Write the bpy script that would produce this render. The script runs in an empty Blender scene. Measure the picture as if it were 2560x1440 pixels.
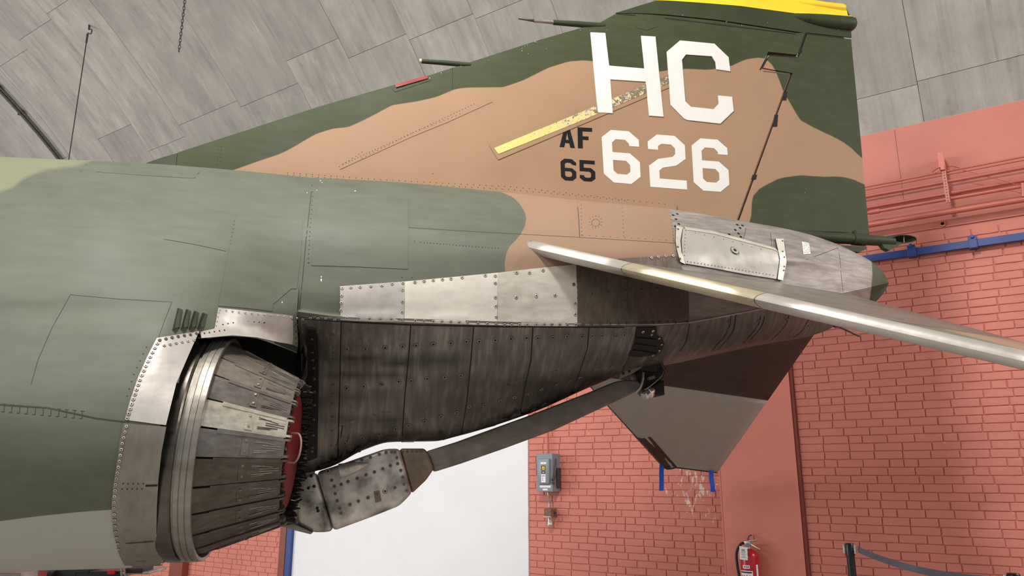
import bpy, bmesh, math, random
import numpy as np
from math import sin, cos, tan, pi, radians, sqrt
from mathutils import Vector, Matrix
from mathutils.bvhtree import BVHTree
from mathutils.geometry import delaunay_2d_cdt

scene = bpy.context.scene
COL = scene.collection
random.seed(7)
rng = np.random.default_rng(7)

# ------------------------------------------------------------------ camera, world, lights, exposure
FPX = 1900.0                      # focal length in pixels of the 2560 px wide frame
TILT, YAW = radians(13.9), radians(10.0)
CAM = np.array([0.735, -4.40, 1.65])
fwd = np.array([sin(YAW)*cos(TILT), cos(YAW)*cos(TILT), sin(TILT)])
rgt = np.array([cos(YAW), -sin(YAW), 0.0])
upv = np.cross(rgt, fwd)
cd = bpy.data.cameras.new('camera'); cam = bpy.data.objects.new('camera', cd); COL.objects.link(cam)
cd.sensor_width = 36.0; cd.lens = FPX/2560*36.0; cd.clip_start = 0.05
cam.matrix_world = Matrix(((rgt[0], upv[0], -fwd[0], CAM[0]), (rgt[1], upv[1], -fwd[1], CAM[1]),
                           (rgt[2], upv[2], -fwd[2], CAM[2]), (0, 0, 0, 1)))
scene.camera = cam
vs = scene.view_settings
vs.view_transform = 'Standard'; vs.look = 'None'; vs.exposure = -0.12; vs.gamma = 1.0; vs.use_curve_mapping = False
w = bpy.data.worlds.new('daylight'); scene.world = w; w.use_nodes = True
w.node_tree.nodes['Background'].inputs[0].default_value = (0.93, 0.97, 1.0, 1)
w.node_tree.nodes['Background'].inputs[1].default_value = 0.62

def area(name, loc, target, sx, sy, power, col=(1, 1, 1)):
    l = bpy.data.lights.new(name, 'AREA'); l.shape = 'RECTANGLE'; l.size = sx; l.size_y = sy
    l.energy = power; l.color = col
    o = bpy.data.objects.new(name, l); COL.objects.link(o); o.location = loc
    o.rotation_euler = (Vector(target)-Vector(loc)).to_track_quat('-Z', 'Y').to_euler()
    return o
area('hangar_door_daylight', (-8.0, -1.0, 5.4), (2.5, 1.5, 2.0), 5.0, 3.0, 400, (1.0, 0.98, 0.95))
area('side_window_daylight', (-13.0, 5.5, 3.2), (-2.0, 7.5, 4.2), 5.0, 4.0, 640, (1.0, 0.98, 0.96))
area('high_bay_or_added_lamp', (-0.2, -3.4, 7.4), (1.6, 0, 2.0), 1.0, 0.5, 400, (1.0, 0.96, 0.90))
area('high_bay_or_added_lamp', (-3.4, -5.4, 6.8), (-0.5, 0, 2.0), 1.6, 1.6, 240, (1.0, 0.98, 0.94))
area('high_bay_or_added_lamp', (9.0, -3.5, 5.4), (5.6, 1.0, 1.0), 1.6, 1.6, 260, (1.0, 0.98, 0.94))  # added lamp out of view, brightens the lower right wall

# ------------------------------------------------------------------ projection helpers (pixel of the photo -> point on a plane)
def ray(px, py): return rgt*((px-1280)/FPX) + upv*((720-py)/FPX) + fwd
def onY(px, py, y):
    d = ray(px, py); return CAM + d*((y-CAM[1])/d[1])
def onZ(px, py, z):
    d = ray(px, py); return CAM + d*((z-CAM[2])/d[2])
WN = np.array([sin(YAW+radians(34)), cos(YAW+radians(34)), 0.0]); WD = 7.70   # wall normal (away from camera) and distance
WT = np.array([WN[1], -WN[0], 0.0])                                           # along the wall, to the right
def onW(px, py, off=0.0):
    d = ray(px, py); return CAM + d*((WD-off)/(d@WN))
def wall(t, off, z):                                                         # wall coordinates -> world
    return np.array([CAM[0], CAM[1], 0]) + WT*t + WN*(WD-off) + np.array([0, 0, z])
def wt(px, py, off=0.0): return (onW(px, py, off)-CAM)@WT
def project(P):
    v = np.asarray(P)-CAM; z = v@fwd
    return np.stack([1280+FPX*(v@rgt)/z, 720-FPX*(v@upv)/z], -1)

# ------------------------------------------------------------------ materials
def lin(c):
    return tuple(((x/255)/12.92 if x <= 10 else ((x/255+0.055)/1.055)**2.4) for x in c) + (1.0,)
class NT:
    def __init__(s, name):
        s.m = bpy.data.materials.new(name); s.m.use_nodes = True; s.t = s.m.node_tree
        s.b = s.t.nodes['Principled BSDF']
    def n(s, typ, **kw):
        o = s.t.nodes.new(typ)
        for k, v in kw.items(): setattr(o, k, v)
        return o
    def link(s, a, b): s.t.links.new(a, b)
    def coord(s, scale=(1, 1, 1), kind='Object'):
        tc = s.n('ShaderNodeTexCoord'); mp = s.n('ShaderNodeMapping'); mp.inputs['Scale'].default_value = scale
        s.link(tc.outputs[kind], mp.inputs[0]); return mp.outputs[0]
    def geo(s, scale=(1, 1, 1), rot=(0, 0, 0)):
        g = s.n('ShaderNodeNewGeometry'); mp = s.n('ShaderNodeMapping'); mp.inputs['Scale'].default_value = scale
        mp.inputs['Rotation'].default_value = rot
        s.link(g.outputs['Position'], mp.inputs[0]); return mp.outputs[0]
    def noise(s, vec, scale, detail=4, rough=0.55):
        o = s.n('ShaderNodeTexNoise'); o.inputs['Scale'].default_value = scale
        o.inputs['Detail'].default_value = detail; o.inputs['Roughness'].default_value = rough
        s.link(vec, o.inputs['Vector']); return o.outputs['Fac']
    def ramp(s, fac, stops):
        o = s.n('ShaderNodeValToRGB'); e = o.color_ramp.elements
        while len(e) < len(stops): e.new(0.5)
        for i, (p, c) in enumerate(stops): e[i].position = p; e[i].color = c if len(c) == 4 else (*c, 1)
        s.link(fac, o.inputs[0]); return o.outputs[0]
    def val(s, fac, a, b, lo=0.0, hi=1.0):
        o = s.n('ShaderNodeMapRange'); o.inputs[1].default_value = a; o.inputs[2].default_value = b
        o.inputs[3].default_value = lo; o.inputs[4].default_value = hi
        s.link(fac, o.inputs[0]); return o.outputs[0]
    def mix(s, fac, a, b, mode='MIX'):
        o = s.n('ShaderNodeMix', data_type='RGBA', blend_type=mode)
        for sock, v in ((o.inputs[0], fac), (o.inputs[6], a), (o.inputs[7], b)):
            if hasattr(v, 'links'): s.link(v, sock)
            else: sock.default_value = v
        return o.outputs[2]
    def mixf(s, fac, a, b):
        o = s.n('ShaderNodeMix', data_type='FLOAT')
        for sock, v in ((o.inputs[0], fac), (o.inputs[2], a), (o.inputs[3], b)):
            if hasattr(v, 'links'): s.link(v, sock)
            else: sock.default_value = v
        return o.outputs[0]
    def math(s, op, a, b=0.0):
        o = s.n('ShaderNodeMath', operation=op)
        for sock, v in ((o.inputs[0], a), (o.inputs[1], b)):
            if hasattr(v, 'links'): s.link(v, sock)
            else: sock.default_value = v
        return o.outputs[0]
    def attr(s, name):
        o = s.n('ShaderNodeAttribute'); o.attribute_name = name; return o.outputs['Fac']
    def bump(s, h, dist, strength=1.0):
        o = s.n('ShaderNodeBump'); o.inputs['Distance'].default_value = dist; o.inputs['Strength'].default_value = strength
        s.link(h, o.inputs['Height']); s.link(o.outputs[0], s.b.inputs['Normal'])
    def set(s, color=None, rough=None, metal=None, spec=None):
        for k, v in (('Base Color', color), ('Roughness', rough), ('Metallic', metal), ('Specular IOR Level', spec)):
            if v is None: continue
            if hasattr(v, 'links'): s.link(v, s.b.inputs[k])
            else: s.b.inputs[k].default_value = v
        return s

def sc(c, k): return (c[0]*k, c[1]*k, c[2]*k, 1)
def plain(name, rgb, rough=0.5, metal=0.0, var=0.12, scale=9.0, spec=0.5):
    t = NT(name); c = lin(rgb)
    f = t.noise(t.geo(), scale, 5)
    t.set(t.mix(t.val(f, 0.3, 0.7), sc(c, 1-var), sc(c, 1+var)), rough, metal, spec)
    return t.m
def metal(name, rgb, rough=0.38, metallic=0.75, streak=(2, 2, 14), var=0.35, stain=0.0, stain_rgb=(60, 45, 30), bump=0.0004):
    t = NT(name); c = lin(rgb)
    f = t.noise(t.geo(streak), 4, 6, 0.6); g = t.noise(t.geo(), 7, 5)
    col = t.mix(t.val(f, 0.3, 0.7), sc(c, 1-var), sc(c, 1+var*0.7))
    if stain: col = t.mix(t.val(g, 0.45, 0.72, 0, stain), col, lin(stain_rgb))
    t.set(col, t.val(g, 0.3, 0.7, rough-0.08, rough+0.12), metallic)
    if bump: t.bump(t.noise(t.geo(), 14, 2), bump*20, 0.25)
    return t.m

GREEN, TAN, OLIVE, BELLY = (90, 95, 81), (152, 122, 98), (122, 125, 98), (178, 178, 170)
def paint_mat(name, GREEN=GREEN, TAN=TAN, spec=0.4, haze=0.12):
    """camouflage: crisp borders from the signed distance attributes of the mesh (pixels)"""
    t = NT(name)
    n1 = t.noise(t.geo(), 2.2, 4); n2 = t.noise(t.geo((1.2, 1.2, 5)), 5, 5)
    def edge(a, soft=1.0): return t.val(t.attr(a), -soft, soft)
    col = t.mix(t.val(n1, 0.3, 0.7), sc(lin(GREEN), 0.92), sc(lin(GREEN), 1.1))
    col = t.mix(edge('sd_olive', 5), col, lin(OLIVE))
    col = t.mix(edge('sd_belly'), col, lin(BELLY))
    col = t.mix(edge('sd_tan'), col, t.mix(t.val(n1, 0.3, 0.7), sc(lin(TAN), 0.95), sc(lin(TAN), 1.05)))
    col = t.mix(t.val(n2, 0.35, 0.75, 0, haze), col, sc(lin((150, 150, 138)), 1))
    ms = t.noise(t.geo((1.5, 1.5, 9)), 4, 6, 0.65)
    mc = t.ramp(ms, [(0.3, lin((128, 121, 117))), (0.5, lin((156, 148, 143))), (0.72, lin((180, 172, 166)))])
    em = edge('sd_metal')
    col = t.mix(em, col, mc)
    ec = edge('sd_cap'); col = t.mix(ec, col, lin((70, 78, 52)))
    met = t.math('MULTIPLY', em, t.math('SUBTRACT', 1.0, ec))
    t.set(col, t.val(n1, 0.3, 0.7, 0.52, 0.64), t.math('MULTIPLY', met, 0.4), spec)
    t.bump(n2, 0.004, 0.12)
    return t.m

M = {}
M['camo'] = paint_mat('camouflage_paint')
M['camofin'] = paint_mat('fin_camouflage_paint', (60, 66, 42), (160, 128, 101), 0.2, 0.05)
M['green'] = plain('dark_green_paint', (56, 63, 42), 0.55, spec=0.25)
M['white'] = plain('white_marking_paint', (224, 221, 216), 0.55, var=0.03)
M['black'] = plain('black_marking_paint', (16, 17, 18), 0.6, spec=0.25)
M['yellow'] = plain('yellow_paint', (240, 208, 48), 0.45, var=0.06)
M['red'] = plain('red_lens', (138, 30, 34), 0.35)
M['redcover'] = plain('red_cover', (120, 12, 14), 0.5, var=0.2)
M['seam'] = plain('seam_dark', (56, 58, 49), 0.8)  # dark line colour for panel seams and edges
M['seamtan'] = plain('seam_on_tan', (96, 72, 54), 0.8)
M['dot'] = plain('rivet_dot', (44, 42, 36), 0.7)
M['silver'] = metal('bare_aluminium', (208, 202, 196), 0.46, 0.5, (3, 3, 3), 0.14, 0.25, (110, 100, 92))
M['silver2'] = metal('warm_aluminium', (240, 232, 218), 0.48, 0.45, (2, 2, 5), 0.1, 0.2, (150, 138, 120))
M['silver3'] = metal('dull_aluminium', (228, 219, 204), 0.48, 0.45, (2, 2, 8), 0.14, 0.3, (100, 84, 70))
M['silverdark'] = metal('shaded_aluminium', (116, 104, 92), 0.48, 0.5, (14, 14, 2), 0.25, 0.4, (70, 54, 44))  # darker sheet metal, with the stabilator's shade mixed into its colour
M['shroud'] = metal('shroud_steel', (146, 140, 131), 0.46, 0.6, (8, 8, 1.5), 0.15, 0.25, (84, 78, 70))
M['rivet'] = metal('rivet_metal', (206, 198, 184), 0.45, 0.4, bump=0)
M['rivetdark'] = metal('rivet_dark_metal', (124, 114, 102), 0.5, 0.5, bump=0)
M['hole'] = plain('rivet_hole', (20, 18, 16), 0.8)
M['ring'] = metal('nozzle_ring_steel', (150, 145, 136), 0.42, 0.75, (1, 6, 6), 0.2, 0.35, (96, 84, 70))
M['collar'] = metal('nozzle_collar_steel', (98, 92, 86), 0.3, 0.85, (1, 6, 6), 0.3, 0.3, (50, 44, 40))
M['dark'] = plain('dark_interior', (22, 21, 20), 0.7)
M['char'] = plain('charred_metal', (26, 20, 19), 0.6, 0.3)
for k, c in (('petal_a', (150, 141, 130)), ('petal_b', (128, 122, 118)), ('petal_c', (208, 200, 182)), ('petal_d', (98, 90, 82))):
    M[k] = metal('nozzle_'+k, c, 0.4, 0.75, (3, 10, 10), 0.3, 0.45, (78, 62, 48))
M['bar'] = metal('hook_bar_steel', (122, 115, 106), 0.55, 0.4, (3, 8, 8), 0.2, 0.3, (50, 46, 42))
M['fairing'] = metal('hook_fairing_steel', (200, 192, 182), 0.38, 0.6, (4, 4, 3), 0.3, 0.95, (52, 48, 46))
M['fairing_tan'] = metal('hook_fairing_brown', (130, 112, 94), 0.45, 0.6, (5, 5, 3), 0.3, 0.4, (60, 48, 38))
M['cream'] = plain('cream_plate', (206, 194, 178), 0.5)
M['stabmetal'] = metal('stabilator_metal', (150, 142, 132), 0.42, 0.6, (1.2, 8, 8), 0.25, 0.3, (110, 100, 90))
M['le'] = metal('leading_edge_metal', (206, 200, 192), 0.44, 0.65, (2, 2, 2), 0.1, 0.2, (140, 130, 118))
M['le2'] = metal('leading_edge_yellowed', (204, 192, 164), 0.46, 0.65, (2, 2, 2), 0.12, 0.25, (140, 128, 96))
M['stabdark'] = metal('stabilator_underside_metal', (78, 62, 56), 0.55, 0.35, (1.2, 5, 5), 0.15)
M['stabgrey'] = plain('stabilator_underside_paint', (176, 170, 160), 0.55, var=0.04)
M['rim'] = plain('panel_rim', (70, 66, 60), 0.6, 0.3)
M['blue'] = plain('blue_paint', (38, 62, 130), 0.45)
M['bluetape'] = plain('blue_tape', (28, 78, 190), 0.6, var=0.05)
M['boxgrey'] = plain('grey_enamel', (128, 136, 146), 0.4, 0.1, 0.04)
M['boxdark'] = plain('grey_enamel_handle', (60, 58, 58), 0.5)
M['galv'] = metal('galvanised_pipe', (176, 168, 158), 0.4, 0.7)
M['rusty'] = plain('rusty_box', (128, 96, 78), 0.7, 0.2, 0.3, 30)
M['label'] = plain('label_white', (236, 236, 236), 0.6, var=0.02)
M['labelyellow'] = plain('label_yellow', (232, 200, 40), 0.6)
M['blacklabel'] = plain('label_black', (24, 24, 26), 0.6)
M['extred'] = plain('extinguisher_red', (188, 22, 38), 0.25, 0.0, 0.05)
M['rubber'] = plain('black_rubber', (28, 26, 28), 0.5)
M['chrome'] = metal('chrome', (210, 206, 200), 0.25, 0.9, bump=0)
M['belt'] = plain('grey_webbing', (98, 104, 112), 0.8, var=0.05)
M['postblack'] = plain('black_post', (20, 20, 22), 0.35)
M['steel'] = metal('dark_steel', (88, 84, 80), 0.42, 0.7)

def sooty():
    """exhaust-heated skin: brushed metal with soot bands that follow the ribs inside"""
    t = NT('sooty_heat_skin')
    st = t.noise(t.geo((13, 3, 0.5)), 3, 5, 0.55); big = t.noise(t.geo((1.1, 1, 3.5)), 2.6, 4)
    c = t.ramp(st, [(0.28, lin((98, 93, 87))), (0.5, lin((122, 116, 109))), (0.75, lin((162, 155, 147)))])
    soot = t.attr('soot')
    c = t.mix(soot, c, lin((24, 21, 20)))
    c = t.mix(t.val(big, 0.42, 0.72, 0, 0.55), c, lin((78, 70, 63)))
    t.set(c, t.val(st, 0.3, 0.7, 0.36, 0.5), 0.55)
    t.bump(t.noise(t.geo((14, 2, 0.4)), 3, 2), 0.006, 0.15)
    return t.m
M['soot'] = sooty()

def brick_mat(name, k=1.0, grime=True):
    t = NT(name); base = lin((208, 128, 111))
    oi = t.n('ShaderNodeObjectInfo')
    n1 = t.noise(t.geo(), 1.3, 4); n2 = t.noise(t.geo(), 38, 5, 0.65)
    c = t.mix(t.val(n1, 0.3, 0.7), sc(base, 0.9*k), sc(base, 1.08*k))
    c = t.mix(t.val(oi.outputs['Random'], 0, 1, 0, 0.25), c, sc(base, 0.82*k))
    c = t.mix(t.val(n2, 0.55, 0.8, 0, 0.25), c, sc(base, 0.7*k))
    sd = t.n('ShaderNodeVectorMath', operation='DISTANCE')                # old white paint drips left of the pilaster
    g = t.geo(); p = onW(1742, 1205); sd.inputs[1].default_value = tuple(p)
    sv = t.n('ShaderNodeVectorMath', operation='MULTIPLY'); 
    t.link(g, sd.inputs[0])
    near = t.val(sd.outputs['Value'], 0.08, 0.62, 1, 0)
    fl = t.noise(t.geo((1, 1, 0.35)), 26, 5, 0.7)
    if grime: c = t.mix(t.val(t.math('ADD', fl, t.math('MULTIPLY', near, 0.16)), 0.70, 0.73), c, lin((228, 206, 196)))
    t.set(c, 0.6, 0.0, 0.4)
    t.bump(t.noise(t.geo(), 60, 4, 0.7), 0.004, 0.35)
    return t.m
M['brick'] = brick_mat('painted_brick')
M['redwall_lit'] = brick_mat('lit_pilaster_paint', 1.12, False)  # brick paint lightened, puts the light on the pilaster into its colour
M['redplaster_dim'] = brick_mat('dimmed_plaster_paint', 0.88, False)  # brick paint darkened to offset the strong light high on the wall
M['redpipe'] = plain('red_painted_pipe', (186, 100, 84), 0.42, var=0.06)
M['redpost'] = plain('brown_red_steel', (128, 62, 44), 0.5)
M['whitewall'] = plain('white_wall_panel', (238, 238, 242), 0.6, var=0.02, scale=2)
def concrete(name, rgb, k=1.0):
    t = NT(name); c0 = lin(rgb)
    oi = t.n('ShaderNodeObjectInfo'); ang = math.atan2(WT[1], WT[0])
    # board grain runs up the vault: stretched noise in (along wall, height)
    vec = t.attr('uvec') if False else None
    at = t.n('ShaderNodeAttribute'); at.attribute_name = 'arc'
    def mp(sx, sy):
        m = t.n('ShaderNodeMapping'); m.inputs['Scale'].default_value = (sx, sy, 1); t.link(at.outputs['Vector'], m.inputs[0]); return m.outputs[0]
    g1 = t.noise(mp(6, 0.16), 2.0, 8, 0.66); g2 = t.noise(mp(1, 0.6), 1.1, 7, 0.64); g3 = t.noise(mp(1, 1), 22, 4, 0.7); g5 = t.noise(mp(1.1, .5), 2.4, 9, 0.72); g4 = t.noise(mp(5, .16), 2.2, 5, .6)
    c = t.mix(t.val(g2, 0.3, 0.7), sc(c0, 0.80), sc(c0, 1.25))
    c = t.mix(t.val(g5, 0.5, 0.66, 0.0, 0.75), c, sc(c0, 1.5))
    c = t.mix(t.val(g5, 0.46, 0.34, 0.0, 0.6), c, sc(c0, 0.6))
    c = t.mix(t.val(g1, 0.42, 0.75, 0.0, 0.45), c, sc(c0, 1.5))
    c = t.mix(t.val(g1, 0.46, 0.2, 0.0, 0.5), c, sc(c0, 0.62))
    c = t.mix(t.val(oi.outputs['Random'], 0, 1, 0, 0.45), c, sc(c0, 0.75))
    c = t.mix(t.val(g3, 0.68, 0.76, 0, 0.6), c, sc(c0, 0.45))
    c = t.mix(t.val(g4, 0.66, 0.74, 0, 0.55), c, lin((226, 224, 220)))
    c = t.mix(t.val(g4, 0.34, 0.28, 0, 0.45), c, sc(c0, 0.5))
    t.set(c, 0.85, 0.0, 0.25)
    t.bump(t.math('ADD', g1, t.math('MULTIPLY', g3, 0.5)), 0.02, 0.4)
    return t.m
M['concrete'] = concrete('board_formed_concrete', (160, 158, 152))
M['floor'] = plain('floor_concrete', (166, 162, 156), 0.55, var=0.1, scale=2)
def strip_mat():
    t = NT('weathered_formation_strip')
    f = t.noise(t.geo((5, 5, 5)), 9, 6, 0.7); along = t.n('ShaderNodeNewGeometry')
    sx = t.n('ShaderNodeSeparateXYZ'); t.link(along.outputs['Position'], sx.inputs[0])
    lo = t.val(sx.outputs[0], 1.55, 2.45, 0.08, -0.14)
    g = t.math('ADD', f, lo)
    c = t.ramp(g, [(0.40, lin((120, 108, 84))), (0.46, lin((212, 200, 176))), (0.52, lin((222, 200, 116))), (0.7, lin((232, 210, 120)))])
    t.set(c, 0.6); return t.m
M['strip'] = strip_mat()

# ------------------------------------------------------------------ mesh helpers
def link(o, parent=None):
    COL.objects.link(o)
    if parent is not None: o.parent = parent
    return o
def tag(o, label=None, cat=None, group=None, kind=None):
    if label: o['label'] = label
    if cat: o['category'] = cat
    if group: o['group'] = group
    if kind: o['kind'] = kind
    return o
def empty(name, loc=(0, 0, 0), parent=None):
    o = bpy.data.objects.new(name, None); o.location = loc; o.empty_display_size = 0.1
    link(o, parent)
    return o
def mk(name, verts, faces, mats, parent=None, smooth=True, midx=None, attrs=None):
    me = bpy.data.meshes.new(name)
    me.from_pydata([tuple(map(float, v)) for v in verts], [], [tuple(int(i) for i in f) for f in faces])
    for m in (mats if isinstance(mats, (list, tuple)) else [mats]): me.materials.append(m)
    if smooth: me.polygons.foreach_set('use_smooth', [True]*len(me.polygons))
    if midx is not None: me.polygons.foreach_set('material_index', midx)
    if attrs:
        for k, v in attrs.items():
            v = np.asarray(v, dtype=np.float32)
            if v.ndim == 2:
                a = me.attributes.new(k, 'FLOAT_VECTOR', 'POINT'); a.data.foreach_set('vector', v.ravel())
            else:
                a = me.attributes.new(k, 'FLOAT', 'POINT'); a.data.foreach_set('value', v.ravel())
    me.update()
    o = bpy.data.objects.new(name, me); link(o)
    if parent is not None:
        o.parent = parent; o.matrix_parent_inverse = parent_inv(parent)
    return o
def parent_inv(p):
    mat = Matrix.Identity(4); q = p
    while q is not None:
        mat = q.matrix_basis @ mat if q.parent is None else (q.matrix_parent_inverse @ q.matrix_basis) @ mat
        q = q.parent
    return mat.inverted()
class MB:
    """collects pieces that become ONE mesh part"""
    def __init__(s): s.v = []; s.f = []; s.mi = []
    def add(s, v, f, mi=0):
        b = len(s.v); s.v += [np.asarray(p, float) for p in v]; s.f += [tuple(i+b for i in q) for q in f]; s.mi += [mi]*len(f); return s
    def box(s, c, ex, ey, ez, mi=0, bev=0.0):
        """centre and three half-extent vectors"""
        c, ex, ey, ez = map(lambda a: np.asarray(a, float), (c, ex, ey, ez))
        if bev <= 0:
            v = [c+a*ex+b*ey+d*ez for a in (-1, 1) for b in (-1, 1) for d in (-1, 1)]
            return s.add(v, [(0, 1, 3, 2), (4, 6, 7, 5), (0, 4, 5, 1), (2, 3, 7, 6), (0, 2, 6, 4), (1, 5, 7, 3)], mi)
        bm = bmesh.new(); bmesh.ops.create_cube(bm, size=2)
        L = [np.linalg.norm(x) for x in (ex, ey, ez)]
        for q in bm.verts: q.co = Vector((q.co.x*L[0], q.co.y*L[1], q.co.z*L[2]))
        bmesh.ops.bevel(bm, geom=bm.edges[:], offset=min(bev, min(L)*0.9), segments=2, affect='EDGES', profile=0.6)
        X, Y, Z = ex/L[0], ey/L[1], ez/L[2]
        bm.verts.index_update()
        s.add([c+q.co.x*X+q.co.y*Y+q.co.z*Z for q in bm.verts], [[q.index for q in f.verts] for f in bm.faces], mi); bm.free(); return s
    def tube(s, pts, r, n=10, mi=0, cap=True):
        pts = [np.asarray(p, float) for p in pts]; k = len(pts)
        rr = r if hasattr(r, '__len__') else [r]*k
        rings = []; prev = None
        for i, p in enumerate(pts):
            d = pts[min(i+1, k-1)]-pts[max(i-1, 0)]; d = d/np.linalg.norm(d)
            if prev is None:
                a = np.array([0, 0, 1.]) if abs(d[2]) < 0.9 else np.array([1., 0, 0])
                x = np.cross(d, a)
            else: x = prev-d*(prev@d)
            x = x/np.linalg.norm(x); prev = x; y = np.cross(d, x)
            rings.append([p+rr[i]*(x*cos(2*pi*j/n)+y*sin(2*pi*j/n)) for j in range(n)])
        v = [q for g in rings for q in g]; f = []
        for i in range(k-1):
            for j in range(n): f.append((i*n+j, i*n+(j+1) % n, (i+1)*n+(j+1) % n, (i+1)*n+j))
        if cap: f += [tuple(range(n))[::-1], tuple((k-1)*n+j for j in range(n))]
        return s.add(v, f, mi)
    def prism(s, poly, d, mi=0):
        """3-D polygon extruded by vector d"""
        poly = [np.asarray(p, float) for p in poly]; n = len(poly)
        v = poly+[p+np.asarray(d) for p in poly]
        f = [tuple(range(n)), tuple(range(2*n-1, n-1, -1))]+[(i, i+n, (i+1) % n+n, (i+1) % n) for i in range(n)]
        return s.add(v, f, mi)
    def lathe(s, prof, O, ax, e1, e2, n=48, mi=0, th0=0, th1=2*pi):
        full = abs(th1-th0-2*pi) < 1e-6; m = n if full else n+1
        v = []
        for (x, r) in prof:
            for j in range(m):
                th = th0+(th1-th0)*j/n
                v.append(O+ax*x+r*(e1*cos(th)+e2*sin(th)))
        f = []
        for i in range(len(prof)-1):
            for j in range(n):
                k = (j+1) % m
                f.append((i*m+j, i*m+k, (i+1)*m+k, (i+1)*m+j))
        return s.add(v, f, mi)
    def build(s, name, mats, parent=None, smooth=False, attrs=None):
        o = mk(name, s.v, s.f, mats, parent, smooth, s.mi, attrs)
        return o
def auto_smooth(o, ang=35):
    """smooth faces with sharp edges marked by angle"""
    me = o.data; bm = bmesh.new(); bm.from_mesh(me)
    for e in bm.edges:
        if len(e.link_faces) == 2 and e.calc_face_angle(0) > radians(ang): e.smooth = False
    for f in bm.faces: f.smooth = True
    bmesh.ops.recalc_face_normals(bm, faces=bm.faces[:])
    bm.to_mesh(me); bm.free(); return o

def inpoly(P, poly):
    P = np.asarray(P, float); x, y = P[:, 0], P[:, 1]; r = np.zeros(len(P), bool); n = len(poly)
    for i in range(n):
        x0, y0 = poly[i]; x1, y1 = poly[(i+1) % n]
        if y0 == y1: continue
        c = ((y0 > y) != (y1 > y)) & (x < (x1-x0)*(y-y0)/(y1-y0)+x0)
        r ^= c
    return r
def sdf(P, poly):
    """signed distance to a polygon, positive inside"""
    P = np.asarray(P, float); d = np.full(len(P), 1e9); n = len(poly)
    for i in range(n):
        a = np.array(poly[i], float); b = np.array(poly[(i+1) % n], float); ab = b-a
        L = ab@ab
        if L == 0: continue
        t = np.clip(((P-a)@ab)/L, 0, 1); q = P-(a+t[:, None]*ab)
        d = np.minimum(d, np.hypot(q[:, 0], q[:, 1]))
    return np.where(inpoly(P, poly), d, -d)
def pchip(xk, yk, x):
    xk = np.asarray(xk, float); yk = np.asarray(yk, float); o = np.argsort(xk); xk = xk[o]; yk = yk[o]
    h = np.diff(xk); dl = np.diff(yk)/h; n = len(xk); m = np.zeros(n)
    if n > 2:
        for i in range(1, n-1):
            if dl[i-1]*dl[i] > 0:
                w1 = 2*h[i]+h[i-1]; w2 = h[i]+2*h[i-1]; m[i] = (w1+w2)/(w1/dl[i-1]+w2/dl[i])
    m[0], m[-1] = dl[0], dl[-1]
    x = np.clip(x, xk[0], xk[-1]); i = np.clip(np.searchsorted(xk, x)-1, 0, n-2); t = (x-xk[i])/h[i]
    return ((1+2*t)*(1-t)**2*yk[i]+t*(1-t)**2*h[i]*m[i]+t*t*(3-2*t)*yk[i+1]+t*t*(t-1)*h[i]*m[i+1])
def curve(pts, n):
    """Catmull-Rom through 2-D/3-D points"""
    P = [np.asarray(p, float) for p in pts]; P = [2*P[0]-P[1]]+P+[2*P[-1]-P[-2]]; out = []
    k = len(P)-3
    for i in range(k):
        p0, p1, p2, p3 = P[i:i+4]
        for j in range(n):
            t = j/n
            out.append(0.5*((2*p1)+(p2-p0)*t+(2*p0-5*p1+4*p2-p3)*t*t+(3*p1-p0-3*p2+p3)*t**3))
    out.append(P[-2]); return out
def dens(poly, step, closed=True):
    out = []; n = len(poly)
    for i in range(n if closed else n-1):
        a = np.array(poly[i], float); b = np.array(poly[(i+1) % n], float)
        k = max(1, int(round(np.linalg.norm(b-a)/step)))
        out += [tuple(a+(b-a)*j/k) for j in range(k)]
    if not closed: out.append(tuple(poly[-1]))
    return out
def tri2d(loops, step):
    """triangulate even-odd loops with interior points; returns points, triangles, border edges"""
    V = []; E = []
    for lp in loops:
        lp = dens(lp, step); b = len(V); V += lp; E += [(b+i, b+(i+1) % len(lp)) for i in range(len(lp))]
    nb = len(V); A = np.array(V); lo, hi = A.min(0), A.max(0)
    gx = np.arange(lo[0]+step*0.5, hi[0], step); gy = np.arange(lo[1]+step*0.5, hi[1], step)
    if len(gx) and len(gy):
        G = np.stack(np.meshgrid(gx, gy), -1).reshape(-1, 2); s = np.full(len(G), -1e9); ins = np.zeros(len(G), bool); dmin = np.full(len(G), 1e9)
        for lp in loops:
            q = sdf(G, lp); ins ^= q > 0; dmin = np.minimum(dmin, np.abs(q))
        G = G[ins & (dmin > step*0.42)]; V = V+[tuple(p) for p in G]
    r = delaunay_2d_cdt([Vector(p) for p in V], E, [], 0, 1e-9)
    pv = np.array([tuple(p) for p in r[0]]); tr = [tuple(t) for t in r[2]]
    cen = np.array([pv[list(t)].mean(0) for t in tr]); ins = np.zeros(len(tr), bool)
    for lp in loops: ins ^= inpoly(cen, lp)
    def big(t):                                         # slivers along the border would only spoil the shading
        a, b, c = pv[t[0]], pv[t[1]], pv[t[2]]
        return abs((b[0]-a[0])*(c[1]-a[1])-(b[1]-a[1])*(c[0]-a[0])) > 0.03*step*step
    tr = [t for t, k in zip(tr, ins) if k and big(t)]
    cnt = {}
    for t in tr:
        for i in range(3):
            e = (t[i], t[(i+1) % 3]); cnt[e] = 1
    border = [e for e in cnt if (e[1], e[0]) not in cnt]
    return pv, tr, border
def facing_tri(P, tr):
    """orient the triangles towards the camera"""
    # triangles come with one winding: flip all of them or none
    q = sum(np.cross(P[t[1]]-P[t[0]], P[t[2]]-P[t[0]])@(CAM-P[t[0]]) for t in tr)
    return list(tr) if q > 0 else [(t[0], t[2], t[1]) for t in tr]
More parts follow.
